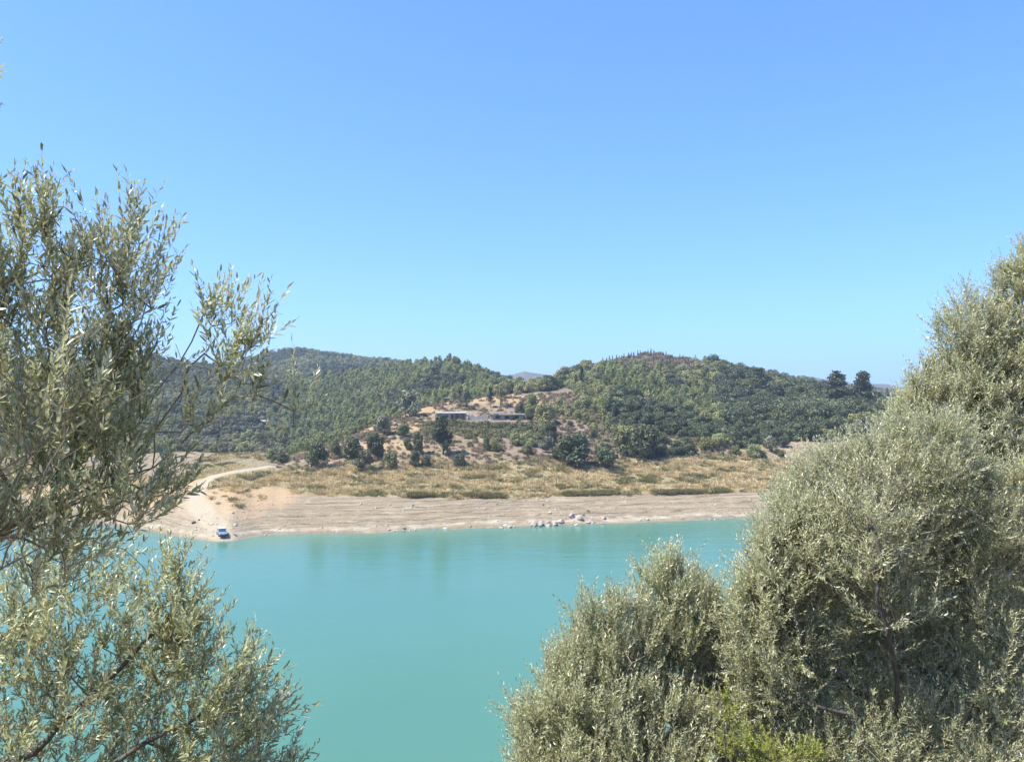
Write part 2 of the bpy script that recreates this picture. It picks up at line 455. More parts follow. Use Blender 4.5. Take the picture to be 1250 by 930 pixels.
    t.links.new(col, p.inputs['Base Color'])
    p.inputs['Roughness'].default_value = 0.95
    p.inputs['Specular IOR Level'].default_value = 0.15
    bump(t, p, math_(t, 'ADD', math_(t, 'MULTIPLY', n_lin, 0.5), n_fin), 0.7, 0.35)
    return m

nx, ny = len(GX), len(GY)
vv = np.stack([XX.ravel(), YY.ravel(), HH.ravel()], -1)
ii = np.arange(nx * ny).reshape(ny, nx)
q = np.stack([ii[:-1, :-1], ii[:-1, 1:], ii[1:, 1:], ii[1:, :-1]], -1).reshape(-1, 4)
me = mesh_np('ground', vv, q, np.full(len(q), 4), [terrain_material()], smooth=True)
def cattr(nm, r, g, b):
    a = me.attributes.new(nm, 'FLOAT_COLOR', 'POINT')
    d = np.stack([np.broadcast_to(v, XX.shape).ravel() for v in (r, g, b)] + [np.ones(XX.size)], -1)
    a.data.foreach_set('color', d.astype(np.float32).ravel())
hs_ = 1 - z_near
cattr('zoneA', z_bank * hs_, z_grass * hs_, z_orange * hs_ * 0.8)
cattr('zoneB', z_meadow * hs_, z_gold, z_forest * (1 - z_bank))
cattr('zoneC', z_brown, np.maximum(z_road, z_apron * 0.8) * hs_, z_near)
tag(link(bpy.data.objects.new('ground', me)), 'dry hillsides, bare lake bank and dirt ground round the lake', 'ground', kind='structure')

# ------------------------------------------------------------ water
def water_material():
    m, t, p = mat('turquoise_water')
    o = scaled(t, 1, 1, 1)
    n0 = noise(t, 0.012, 3, scaled(t, 1, 0.6, 1))
    c = ramp(t, n0, [(0.35, (0.068, 0.174, 0.124)), (0.65, (0.082, 0.196, 0.142))])
    t.links.new(c, p.inputs['Base Color'])
    p.inputs['IOR'].default_value = 1.333
    p.inputs['Specular IOR Level'].default_value = 0.28
    p.inputs['Roughness'].default_value = 0.16
    a = noise(t, 1.1, 4, scaled(t, 0.7, 1.0, 1), 0.6)
    b2 = noise(t, 0.16, 3, scaled(t, 0.5, 1.0, 1), 0.6)
    bump(t, p, math_(t, 'ADD', math_(t, 'MULTIPLY', a, 0.12), math_(t, 'MULTIPLY', b2, 0.5)), 0.55, 0.35)
    return m
mb = MB()
mb.add([(-1600, 36, 0), (1600, 36, 0), (1600, 330, 0), (-1600, 330, 0)], [(0, 1, 2, 3)])
tag(mb.build('water', water_material()), 'still turquoise lake water', 'water', kind='structure')

# ------------------------------------------------------------ crowns for the hill trees
def quads_from(c, nrm, size, asp, rng):
    """one leaf clump quad per centre"""
    n = len(c)
    a = np.cross(nrm, rng.normal(size=(n, 3))); a /= np.linalg.norm(a, axis=1)[:, None] + 1e-9
    b = np.cross(nrm, a)
    s = (size * (0.6 + 0.8 * rng.random(n)))[:, None]
    j = 0.75 + 0.5 * rng.random((4, n, 1))
    v = np.stack([c - a * s * j[0], c - b * s * asp * j[1], c + a * s * j[2], c + b * s * asp * j[3]], 1)
    return v.reshape(-1, 3)

def unit(v): return v / (np.linalg.norm(v, axis=-1, keepdims=True) + 1e-9)

def crown_points(kind, rng):
    """centres and normals, for a plant of about 5 m, base at z=0"""
    C, Nn = [], []
    if kind in ('round', 'shrub'):
        Hh, W = (4.6, 2.3) if kind == 'round' else (2.2, 1.5)
        nl = 15 if kind == 'round' else 8
        for k in range(nl):
            th = rng.random() * 6.28; rr = W * 0.62 * math.sqrt(rng.random()); zc = Hh * (0.20 + 0.58 * rng.random())
            rr *= 1 - 0.45 * max(0, zc / Hh - 0.45) / 0.55
            lc = np.array([rr * math.cos(th), rr * math.sin(th), zc]); lr = W * (0.32 + 0.2 * rng.random())
            n = int(150 * (lr / 1.0) ** 2) if kind == 'round' else int(190 * (lr / 0.8) ** 2)
            d = unit(rng.normal(size=(n, 3)))
            r = lr * (0.72 + 0.36 * rng.random((n, 1)))
            C.append(lc + d * r * np.array([1, 1, 0.85])); Nn.append(unit(d + 0.5 * rng.normal(size=(n, 3))))
    elif kind == 'pine':
        Hh = 6.0
        for k in range(34):
            t = rng.random() ** 0.8; z = Hh * (0.16 + 0.8 * t); L = 1.75 * (1 - t) ** 0.75 + 0.25
            th = rng.random() * 6.28; n = 34
            s = rng.random(n) ** 0.7
            c = np.stack([np.cos(th) * L * s, np.sin(th) * L * s, z + 0.35 * L * s], -1) + rng.normal(size=(n, 3)) * 0.2
            C.append(c); Nn.append(unit(rng.normal(size=(n, 3)) + np.array([0, 0, 0.8])))
    elif kind == 'bigpine':
        Hh = 9.0
        for k in range(75):
            t = rng.random(); z = Hh * (0.08 + 0.88 * t); L = (2.5 * (1 - t) ** 0.55 * min(1, 0.55 + 2 * t) * (1.15 - t) + 0.45) * (0.65 + 0.5 * rng.random())
            th = rng.random() * 6.28; n = 75
            o = np.array([math.cos(th) * L * 0.75, math.sin(th) * L * 0.75, z + 0.2])
            c = o + rng.normal(size=(n, 3)) * np.array([0.55, 0.55, 0.26]) * (0.5 + 0.25 * L)
            C.append(c); Nn.append(unit(rng.normal(size=(n, 3)) + np.array([0, 0, 1.0])))
    elif kind == 'spire':
        Hh = 7.0; n = 620
        t = rng.random(n) ** 0.9; z = Hh * (0.06 + 0.94 * t); r = 0.85 * (1 - t) ** 0.7 * (0.55 + 0.5 * rng.random(n)) + 0.05
        r *= 1 + 0.25 * np.sin(z * 3.1 + 2)
        th = rng.random(n) * 6.28
        d = np.stack([np.cos(th), np.sin(th), 0.3 + 0 * th], -1)
        C.append(np.stack([r * np.cos(th), r * np.sin(th), z], -1)); Nn.append(unit(d + 0.5 * rng.normal(size=(n, 3))))
    elif kind == 'scrub':
        n = 150
        d = unit(rng.normal(size=(n, 3))); d[:, 2] = np.abs(d[:, 2])
        r = 0.55 * (0.5 + 0.6 * rng.random((n, 1)))
        C.append(d * r * np.array([1, 1, 0.9]) + [0, 0, 0.05]); Nn.append(unit(d + 0.8 * rng.normal(size=(n, 3))))
    return np.concatenate(C), np.concatenate(Nn)

def wood(kind):
    """trunk with a few limbs, tapering"""
    mbt = MB()
    hts = {'round': (1.2, 0.17), 'shrub': (0.6, 0.09), 'pine': (5.2, 0.12), 'bigpine': (8.0, 0.2), 'spire': (6.0, 0.11)}[kind]
    def rod(a, b, r0, r1):
        a, b = Vector(a), Vector(b); d = (b - a).normalized(); u = d.orthogonal().normalized(); v_ = d.cross(u)
        vs_ = []
        for p_, r_ in ((a, r0), (b, r1)):
            for k in range(6): vs_.append(p_ + (u * math.cos(k * 1.047) + v_ * math.sin(k * 1.047)) * r_)
        mbt.add(vs_, [(k, (k + 1) % 6, 6 + (k + 1) % 6, 6 + k) for k in range(6)] + [tuple(range(6, 12))])
    rod((0, 0, -0.5), (0.05, 0.03, hts[0]), hts[1] * 1.2, hts[1] * 0.6)
    if kind in ('round', 'shrub'):
        for k in range(5):
            th = k * 1.3 + 0.4
            rod((0, 0, hts[0] * (0.6 + 0.08 * k)), (math.cos(th) * hts[0] * 0.6, math.sin(th) * hts[0] * 0.6, hts[0] * 1.6), hts[1] * 0.5, hts[1] * 0.2)
    return mbt.v, mbt.f

LEAF = {'round': 0.21, 'shrub': 0.16, 'pine': 0.20, 'bigpine': 0.24, 'spire': 0.2, 'scrub': 0.1}
def plant_mesh(kind, matname, seed, with_wood=True):
    rng = np.random.default_rng(seed)
    c, n = crown_points(kind, rng)
    v = quads_from(c, n, LEAF[kind], 0.55, rng)
    nf = len(v) // 4
    loops = np.arange(nf * 4); sizes = [4] * nf; mi = [0] * nf
    rnd = np.repeat(rng.random(nf), 4)
    mats = [M[matname]]
    if with_wood and kind != 'scrub':
        wv, wf = wood(kind); o = len(v)
        v = np.concatenate([v, np.array([tuple(p_) for p_ in wv])])
        loops = list(loops) + [i + o for f in wf for i in f]; sizes += [len(f) for f in wf]; mi += [1] * len(wf)
        rnd = np.concatenate([rnd, np.zeros(len(wv))]); mats.append(M['tbark'])
    return mesh_np(kind + '_' + matname, v, loops, sizes, mats, mi, False, rnd)
def wood_mesh(kind):
    wv, wf = wood(kind)
    m_ = bpy.data.meshes.new('trunk_' + kind); m_.from_pydata([tuple(a) for a in wv], [], wf); m_.materials.append(M['tbark']); m_.update()
    return m_

# --- trees that stand out on the near hill: thing > trunk, crown
CR, TR = {}, {}
def tree(name, label, px, py, hpx, wpx, kind, matn, cat='tree', seed=0, group=None):
    key = (kind, matn, seed % 3)
    if key not in CR: CR[key] = plant_mesh(kind, matn, 100 + seed % 3 + len(kind) * 7, False)
    if kind not in TR: TR[kind] = wood_mesh(kind)
    g = ground(px, py)
    hm = 1.12 * hpx * g[1] / F; wm = 1.12 * wpx * g[1] / F
    base_h = {'round': 4.3, 'shrub': 2.1, 'pine': 5.9, 'bigpine': 9.0, 'spire': 7.0}[kind]
    base_w = {'round': 4.5, 'shrub': 3.0, 'pine': 3.2, 'bigpine': 5.2, 'spire': 1.6}[kind]
    r = empty(name, (g[0], g[1], g[2] - 0.05), random.random() * 6.28)
    tag(r, label, cat, group)
    sc = (wm / base_w, wm / base_w, hm / base_h)
    for nm, md in (('crown', CR[key]), ('trunk', TR[kind])):
        o = bpy.data.objects.new(nm, md); link(o, r); o.scale = sc
    return r
FEAT = [
 ('evergreen_tree','dark dome-shaped tree standing alone at the left end of the hill foot',387,572,31,25,'round','dark'),
 ('evergreen_tree','dark tree just right of the lone dome-shaped one, lower and paler than its neighbour',411,559,22,18,'round','mid'),
 ('evergreen_tree','wide dark tree with a lumpy crown, third from the left on the hill foot',430,562,27,27,'round','dark'),
 ('evergreen_tree','dense dark round tree behind the small silvery olive on the left hill foot',458,560,28,25,'round','dark'),
 ('olive_tree','small silvery olive in front of two dark round trees on the left hill foot',443,574,23,23,'round','grey'),
 ('evergreen_tree','small round tree with dark front right of the silvery olive at the hill foot',477,573,20,19,'round','mid'),
 ('evergreen_tree','narrow upright dark tree on the slope left of the tall two-tone tree',510,554,25,15,'round','dark'),
 ('shrub','little dark bush tucked against the narrow upright dark tree',498,549,13,11,'shrub','dark'),
 ('evergreen_tree','small dark oval tree right below the narrow upright one',507,571,19,14,'round','dark'),
 ('shrub','grey bush touching the small dark oval tree on its right',520,571,14,13,'shrub','grey'),
 ('evergreen_tree','tallest dark tree of the slope, standing in front of the white-edged house',541,555,44,25,'round','dark'),
 ('olive_tree','grey-green olive on the golden slope left of the round dark bush',468,531,22,22,'round','grey'),
 ('shrub','round dark bush on the golden slope right of the grey-green olive',492,534,15,17,'round','dark'),
 ('olive_tree','big grey olive on the hill shoulder left of the white-roofed house',500,510,30,30,'round','grey'),
 ('shrub','dark grey bush low on the slope below the stone wall',560,571,15,17,'shrub','dark'),
 ('shrub','dark low bush left of a pair on the slope below the long low house',594,550,15,12,'shrub','dark'),
 ('shrub','dark low bush right of a pair on the slope below the long low house',604,551,15,16,'shrub','mid'),
 ('evergreen_tree','bright green rounded tree right of the long low house',665,520,26,26,'round','mid'),
 ('evergreen_tree','dark green tree below the bright rounded one right of the long house',672,538,20,20,'round','dark'),
 ('olive_tree','grey bush-like olive between the two dark trees right of the long house',668,552,18,18,'round','grey'),
 ('evergreen_tree','largest dark tree of the slope with its crown spread over the grass edge',701,570,38,46,'round','dark'),
 ('evergreen_tree','dark tree right of the largest one at the grass edge',739,573,24,25,'round','dark'),
 ('evergreen_tree','grey-green crown above and right of the two dark trees at the grass edge',765,556,32,28,'round','mid'),
 ('evergreen_tree','tall dark grey-topped tree where the slope turns into forest',789,562,40,36,'round','dark'),
 ('evergreen_tree','fresh green upright tree high on the slope beside the forest edge',743,512,28,20,'round','pine'),
 ('evergreen_tree','dark rounded tree under the fresh green upright one',752,528,18,20,'round','dark'),
 ('shrub','grey round shrub at the very foot of the right-hand forest',943,553,18,19,'shrub','grey'),
 ('shrub','bright yellow flowering bush in the forest of the left valley',388,478,12,15,'shrub','yellow'),
 ('pine_tree','broad skyline pine, left of the two big ones above the right forest',1022,500,42,34,'bigpine','dark'),
 ('pine_tree','tiered skyline pine, right of the two big ones, clear against the sky',1053,503,44,30,'bigpine','dark'),
 ('pine_tree','dark tall pine on the skyline midway down the right hill',926,492,38,26,'bigpine','dark'),
 ('conifer','tiny pointed conifer alone in the skyline dip right of the big pines',1083,490,15,6,'spire','spire'),
 ('conifer','tall thin dark conifer on the saddle left of the brown hilltop',710,474,24,8,'spire','spire'),
 ('conifer','short thin conifer beside the tall one on the saddle',703,475,16,7,'spire','spire'),
 ('evergreen_tree','dark tree on the hilltop over the stone wall between the houses',599,498,22,9,'pine','spire'),
 ('evergreen_tree','slim dark tree on the hilltop above the long low house',611,497,22,11,'pine','mid'),
 ('evergreen_tree','dark tree at the right end of the long low house',635,512,20,13,'round','dark'),
 ('evergreen_tree','pale thin tree behind the white-roofed house by its right end',569,500,22,13,'pine','grey'),
 ('evergreen_tree','slim dark tree on the hilltop right above the pale thin tree',562,496,22,10,'pine','mid'),
]
for i, (nm, lb, px, py, hp, wp, kd, mt_) in enumerate(FEAT):
    tree(nm, lb, px, py, hp, wp, kd, mt_, cat={'evergreen_tree': 'tree', 'olive_tree': 'olive tree', 'shrub': 'bush', 'pine_tree': 'pine tree', 'conifer': 'conifer'}[nm], seed=i)

# --- forest: the 300 largest as things, the rest as stuff
def vis_mask(x, y, ztop):
    """is a point above the terrain seen from the camera?"""
    t = np.linspace(0.25, 0.985, 140)[None, :]
    xx = x[:, None] * t; yy = y[:, None] * t
    zz = CAM_Z + (ztop[:, None] - CAM_Z) * t
    return (zz > H(xx, yy) - 0.3).all(1)

def sample_area(n, x0, x1, y0, y1):
    return R.uniform(x0, x1, n), R.uniform(y0, y1, n)

def forest_mask(x, y):
    px = 625 + F * x / y
    px_ = np.clip(px, -600, 1850)
    L = layers(px_)
    gy, y5 = L[3][0], L[5][0]
    n = fbm(x, y, 30, 3)
    start = np.where(px < 350, y5 - 15 + 0 * px, np.where(px > 720, gy + 14, y5 + 14))
    # blend between open hill and right forest
    k = np.clip((px - 690) / 70, 0, 1)
    start = np.where((px > 690) & (px < 760), (y5 + 14) * (1 - k) + (gy + 14) * k, start)
    wood_ = (y > start + n * 16)
    # bushy transition on the open slope, thicker to the right
    edge = (y > gy + 1) & (px > 625) & (px < 960) & (n + 0.25 * np.sin(x * 0.21) > 0.16 - 0.30 * sst(650, 800, px))
    edge &= R.random(len(x)) < 0.05 + 0.22 * sst(640, 760, px)
    return (wood_ | edge) & (px > -260) & (px < 1500)

x, y = sample_area(80000, -420, 480, 205, 580)
keep = forest_mask(x, y)
x, y = x[keep], y[keep]
# spacing grid: at most one tree per small cell
def thin(x, y, cell):
    key = (np.floor(x / cell).astype(int) * 100003 + np.floor(y / cell).astype(int))
    _, idx = np.unique(key, return_index=True); return idx
i_ = thin(x, y, 2.7); x, y = x[i_], y[i_]
px = 625 + F * x / y
# what grows where
nf1 = fbm(x + 300, y, 55, 3)
kindn = np.full(len(x), 'mid', dtype=object)
young = ((px > 350) & (px < 600) & (nf1 > -0.28)) | ((px > 730) & (px < 900) & (nf1 > -0.05) & (y > 270))
kindn[(nf1 < -0.12)] = 'dark'
kindn[(nf1 > 0.28)] = 'grey'
kindn[young] = 'pine'
kindn[(px > 880) & (nf1 < 0.25) & (R.random(len(x)) < 0.6)] = 'dark'
kindn[(px < 345) & (R.random(len(x)) < 0.25)] = 'grey'
top = ((px > 640) & (px < 860) & (y > 428)) | ((px > 720) & (px < 850) & (y > 408))
kindn[top] = np.where(R.random(top.sum()) < 0.8, 'scrub', 'spire')
ridge = (y > 470) & (px > 470) & (px < 680) & (R.random(len(x)) < 0.45)
kindn[ridge] = 'spire'
kindn[(R.random(len(x)) < 0.03) & (kindn != 'scrub')] = 'spire'
size = 0.45 + 1.05 * R.random(len(x)) ** 1.4 * np.where(kindn == 'dark', 1.15, 1.0) * np.where(kindn == 'pine', 0.8, 1.0)
size = size * np.where((px > 870) & (kindn != 'pine'), 1.25, 1.0) * np.where(px < 345, 0.85, 1) 
size = np.where(kindn == 'spire', R.uniform(0.22, 0.6, len(x)), size)
size = np.where(y < 290, size * 0.72, size)
z = H(x, y)
hgt = {'dark': 4.4, 'mid': 4.4, 'grey': 4.4, 'pine': 6.0, 'spire': 7.0, 'scrub': 1.4}
ht = np.array([hgt[k] for k in kindn]) * size
visible = vis_mask(x, y, z + ht * 0.9) & (px > 5) & (px < 1245)
show = np.where(visible & (kindn != 'scrub'), ht / y, 0)
# prefer those not behind the near olives
show = np.where((px > 340) & (px < 960), show * 1.3, show * 0.8)
SRC = {}
for kn, kd in (('dark', 'round'), ('mid', 'round'), ('grey', 'round'), ('pine', 'pine'), ('spire', 'spire')):
    SRC[kn] = [plant_mesh(kd, kn, 500 + s + 10 * len(SRC)) for s in range(3)]
LBL = {'dark': ('evergreen_tree', 'dark green bushy tree packed into the hillside forest', 'tree', 'dark trees of the hillside forest'),
       'mid': ('evergreen_tree', 'mid green rounded tree packed into the hillside forest', 'tree', 'mid green trees of the hillside forest'),
       'grey': ('olive_tree', 'grey-green rounded tree packed into the hillside forest', 'tree', 'grey-green trees of the hillside forest'),
       'pine': ('pine_tree', 'light green young pine packed into the hillside plantation', 'pine tree', 'young pines of the hillside plantation'),
       'spire': ('conifer', 'thin dark conifer standing along the skyline ridge', 'conifer', 'thin conifers along the skyline ridge')}
order = np.argsort(-show)
pick = np.zeros(len(x), bool)
cnt = {}
for kn in SRC:
    for i in [i for i in order if kindn[i] == kn and show[i] > 0][:24]:
        pick[i] = True; cnt[kn] = cnt.get(kn, 0) + 1
for i in order:
    if show[i] <= 0 or pick.sum() >= 300: break
    if pick[i]: continue
    kn = kindn[i]
    if cnt.get(kn, 0) >= {'spire': 60}.get(kn, 110): continue
    cnt[kn] = cnt.get(kn, 0) + 1; pick[i] = True
srcobj = {k: [] for k in SRC}
for i in np.nonzero(pick)[0]:
    kn = kindn[i]; nm, lb, ct, gp = LBL[kn]; v_ = int(R.integers(3))
    o = bpy.data.objects.new(nm, SRC[kn][v_]); link(o)
    o.location = (x[i], y[i], z[i] - 0.1); o.rotation_euler = (0, 0, random.random() * 6.28)
    s = size[i]; o.scale = (s, s, s * random.uniform(0.85, 1.15))
    tag(o, lb, ct, gp)
    if v_ >= len(srcobj[kn]) or len(srcobj[kn]) < 3:
        if all(q_.data != o.data for q_ in srcobj[kn]): srcobj[kn].append(o)

def scatter(name, pts, scl, sources, label, cat, seed=1, tilt=0.0):
    me_ = bpy.data.meshes.new(name)
    me_.vertices.add(len(pts)); me_.vertices.foreach_set('co', np.asarray(pts, np.float32).ravel())
    a = me_.attributes.new('scl', 'FLOAT', 'POINT'); a.data.foreach_set('value', np.asarray(scl, np.float32))
    me_.update()
    o = bpy.data.objects.new(name, me_); link(o)
    tag(o, label, cat, kind='stuff')
    g = bpy.data.node_groups.new(name + '_scatter', 'GeometryNodeTree')
    g.interface.new_socket('Geometry', in_out='INPUT', socket_type='NodeSocketGeometry')
    g.interface.new_socket('Geometry', in_out='OUTPUT', socket_type='NodeSocketGeometry')
    n = g.nodes; l = g.links
    gi = n.new('NodeGroupInput'); go = n.new('NodeGroupOutput'); ip = n.new('GeometryNodeInstanceOnPoints')
    jn = n.new('GeometryNodeJoinGeometry')
    for s in sources:
        oi = n.new('GeometryNodeObjectInfo'); oi.inputs['Object'].default_value = s; oi.inputs['As Instance'].default_value = True
        oi.transform_space = 'ORIGINAL'
        l.new(oi.outputs['Geometry'], jn.inputs[0])
    l.new(gi.outputs[0], ip.inputs['Points']); l.new(jn.outputs[0], ip.inputs['Instance'])
    ip.inputs['Pick Instance'].default_value = True
    ri = n.new('FunctionNodeRandomValue'); ri.data_type = 'INT'
    ri.inputs['Min'].default_value if False else None
    for s_ in ri.inputs:
        if s_.type == 'INT' and s_.name == 'Max': s_.default_value = max(0, len(sources) - 1)
        if s_.type == 'INT' and s_.name == 'Min': s_.default_value = 0
        if s_.name == 'Seed': s_.default_value = seed
    l.new([s_ for s_ in ri.outputs if s_.type == 'INT'][0], ip.inputs['Instance Index'])
    rv = n.new('FunctionNodeRandomValue'); rv.data_type = 'FLOAT_VECTOR'
    rv.inputs[0].default_value = (-tilt, -tilt, 0); rv.inputs[1].default_value = (tilt, tilt, 6.283)
    for s_ in rv.inputs:
        if s_.name == 'Seed': s_.default_value = seed + 5
    l.new(rv.outputs[0], ip.inputs['Rotation'])
    na = n.new('GeometryNodeInputNamedAttribute'); na.data_type = 'FLOAT'; na.inputs['Name'].default_value = 'scl'
    l.new([s_ for s_ in na.outputs if s_.type == 'VALUE'][0], ip.inputs['Scale'])
    l.new(ip.outputs[0], go.inputs[0])
    md = o.modifiers.new('scatter', 'NODES'); md.node_group = g
    return o

FN = {'dark': ('dark_forest', 'dense dark evergreen forest covering the slopes', 'forest'),
      'mid': ('maquis_forest', 'mid green bushy forest covering the slopes', 'forest'),
      'grey': ('olive_forest', 'grey-green bushes and olives mixed in the hill forest', 'forest'),
      'pine': ('pine_plantation', 'young light green pine plantation on the hill slopes', 'forest'),
      'spire': ('ridge_conifers', 'far small dark conifers on the ridges', 'forest')}
# far ridges as well
xf, yf = sample_area(45000, -900, 700, 575, 1150)
pf = 625 + F * xf / yf
i_ = thin(xf, yf, 5.0); xf, yf, pf = xf[i_], yf[i_], pf[i_]
kf = (pf > 60) & (pf < 1180) & (yf < 1010)
xf, yf = xf[kf], yf[kf]
zf = H(xf, yf)
nff = fbm(xf, yf, 80, 3)
for kn in SRC:
    s = (kindn == kn) & ~pick
    X_, Y_, Z_, S_ = x[s], y[s], z[s], size[s]
    if kn in ('mid', 'dark'):
        k2 = ((nff > 0) if kn == 'mid' else (nff <= 0)) & (nff < 0.35)
        X_ = np.concatenate([X_, xf[k2]]); Y_ = np.concatenate([Y_, yf[k2]]); Z_ = np.concatenate([Z_, zf[k2]]); S_ = np.concatenate([S_, R.uniform(0.8, 1.6, k2.sum())])
    if len(X_) and srcobj[kn]:
        scatter(FN[kn][0], np.stack([X_, Y_, Z_ - 0.1], -1), S_, srcobj[kn], FN[kn][1], FN[kn][2], seed=len(kn))

s = kindn == 'scrub'
TOPS = (np.stack([x[s], y[s], z[s]], -1), size[s] * 2.6)
# --- scrub, grass tufts and stones on the near hill (uncountable ground cover)
def proto(name, me_, g, label, cat, group=None):
    o = bpy.data.objects.new(name, me_); link(o); o.location = g; tag(o, label, cat, group); return o
gs = ground(585, 545)
scrub_a = proto('scrub_bush', plant_mesh('scrub', 'scrub', 31), ground(585, 560), 'low brown thorny bush on the stony slope above the grass', 'bush', 'low brown and green bushes of the stony slope')
scrub_b = proto('scrub_bush', plant_mesh('scrub', 'scrub', 32), ground(620, 556), 'low brown thorny bush on the stony slope above the grass', 'bush', 'low brown and green bushes of the stony slope')
scrub_g = proto('scrub_bush', plant_mesh('scrub', 'scrubg', 33), ground(610, 520), 'low olive green bush under the long low house', 'bush', 'low brown and green bushes of the stony slope')
scrub_h = proto('scrub_bush', plant_mesh('scrub', 'scrubg', 34), ground(628, 522), 'low olive green bush under the long low house', 'bush', 'low brown and green bushes of the stony slope')
for o_ in (scrub_a, scrub_b, scrub_g, scrub_h): o_.scale = (1.7, 1.7, 1.5)

def tuft_mesh(matn, seed, n=60, h=0.6, r=0.55):
    rng = np.random.default_rng(seed)
    b = rng.normal(size=(n, 3)) * [r * 0.5, r * 0.5, 0]; b[:, 2] = -0.04
    d = unit(b * [1.6, 1.6, 0] + np.array([0, 0, 1.0]) * 0.8 + rng.normal(size=(n, 3)) * 0.2)
    L = h * (0.5 + 0.7 * rng.random((n, 1)))
    s = unit(np.cross(d, rng.normal(size=(n, 3)))) * 0.045
    v = np.stack([b - s, b + s, b + d * L * 0.6 + s * 0.8 , b + d * L, b + d * L * 0.6 - s * 0.8], 1).reshape(-1, 3)
    return mesh_np('tuft_' + matn, v, np.arange(n * 5), [5] * n, [M[matn]], None, False, np.repeat(rng.random(n), 5))
tufts = []
for k, (mt_, lab, q_) in enumerate((('drygrass', 'clump of dry straw-coloured grass near the top of the bare bank', (470, 600)), ('greengrass', 'clump of olive green grass near the top of the bare bank', (530, 600)))):
    for j in range(2):
        o_ = proto('grass_clump', tuft_mesh(mt_, 60 + k * 5 + j), ground(q_[0] + j * 26, q_[1]), lab, 'grass', 'grass clumps')
        tufts.append(o_)

def zone_at(Z, x, y):
    i = np.clip(np.searchsorted(GX, x), 0, nx - 1); j = np.clip(np.searchsorted(GY, y), 0, ny - 1)
    return Z[j, i]
# grass belt
x, y = sample_area(90000, -150, 130, 165, 300)
pg = 625 + F * x / y
zg = zone_at(np.maximum(z_grass, z_meadow), x, y) * (1 - zone_at(np.maximum(z_road, z_apron), x, y)) * (1 - 0.9 * zone_at(z_orange, x, y))
zb_ = zone_at(z_bank, x, y)
cl = fbm(x, y * 1.6, 3.0, 3)
k = (R.random(len(x)) < zg * np.clip(0.36 + cl * 1.2, 0.05, 1)) & (pg > -60) & (pg < 1300) & (zb_ < 0.5) & (dist_line(road, x, y) > 3.0) & (dist_line([(a, b - 3.5) for a, b in road], x, y) > 2.6)
x, y, cl = x[k], y[k], fbm(x[k] + 50, y[k] * 2.2, 8, 4)
P_ = np.stack([x, y, H(x, y)], -1)
ex = R.uniform(-25, 62, 5200); ey = R.uniform(0.2, 2.2, 5200)
pe = np.zeros(5200); yb = np.full(5200, 200.0)
for _ in range(4):
    pe = 625 + F * ex / yb; yb = shoreY(pe) + BANK(pe, 2)
ke = (pe > 380) & (fbm(ex, ex * 0, 6, 4) + R.normal(size=5200) * 0.15 > -0.02); ex, ey, yb = ex[ke], ey[ke], yb[ke]
E1 = np.stack([ex, yb + ey, H(ex, yb + ey)], -1)
gr = cl + R.normal(size=len(cl)) * 0.22 > 0.2
scatter('dry_grass', P_[~gr], R.uniform(0.8, 1.9, (~gr).sum()), tufts[:2], 'dry straw-coloured grass on the belt above the bank', 'grass', 3, 0.2)
scatter('green_grass', np.concatenate([P_[gr], E1]), np.concatenate([R.uniform(0.8, 1.9, gr.sum()), R.uniform(0.8, 1.7, len(E1))]), tufts[2:], 'olive green grass in patches on the belt above the bank', 'grass', 4, 0.2)
# scrub
x, y = sample_area(26000, -130, 160, 195, 345)
pg = 625 + F * x / y
L = layers(np.clip(pg, -600, 1850))
cl = fbm(x, y, 10, 3)
onhill = (y > L[3][0] - 2 + cl * 5) & (y < L[5][0] + 12) & (pg > 335) & (pg < 900)
gold = zone_at(z_gold, x, y)
padk = (y > 266) & (y < 284) & (pg > 525) & (pg < 645)
k = onhill & (R.random(len(x)) < np.clip(0.42 + 0.3 * sst(630, 680, pg) + cl * 0.9, 0.08, 1) * (1 - 0.5 * gold)) & ~padk
x, y, pg, cl = x[k], y[k], pg[k], cl[k]
P_ = np.stack([x, y, H(x, y)], -1)
under = (pg > 515) & (pg < 665) & (y > 248) & (y < 268)
gr = under | (R.random(len(x)) < 0.28 + 0.4 * sst(640, 800, pg))
sz = np.where(under, R.uniform(1.2, 2.6, len(x)), R.uniform(0.6, 2.0, len(x)))
scatter('brown_scrub', P_[~gr], sz[~gr], [scrub_a, scrub_b], 'low brown and grey thorny scrub scattered over the stony slope', 'scrub', 7, 0.2)
scatter('green_scrub', P_[gr], sz[gr], [scrub_g, scrub_h], 'low olive green scrub on the slope, thick below the houses', 'scrub', 8, 0.2)
# thicket directly under the houses
x, y = sample_area(1200, -40, 12, 248, 266)
pg = 625 + F * x / y
k = (pg > 518) & (pg < 662) & (y > 252 + 5 * np.abs(pg - 590) / 75)
x, y = x[k], y[k]
scatter('thicket', np.stack([x, y, H(x, y)], -1), R.uniform(1.5, 3.0, len(x)), [scrub_g, scrub_h], 'belt of olive green thicket directly below the two houses', 'thicket', 9, 0.2)
scatter('hilltop_scrub', TOPS[0], TOPS[1], [scrub_a, scrub_b], 'brown dry scrub over the right-hand hilltop', 'scrub', 14, 0.2)

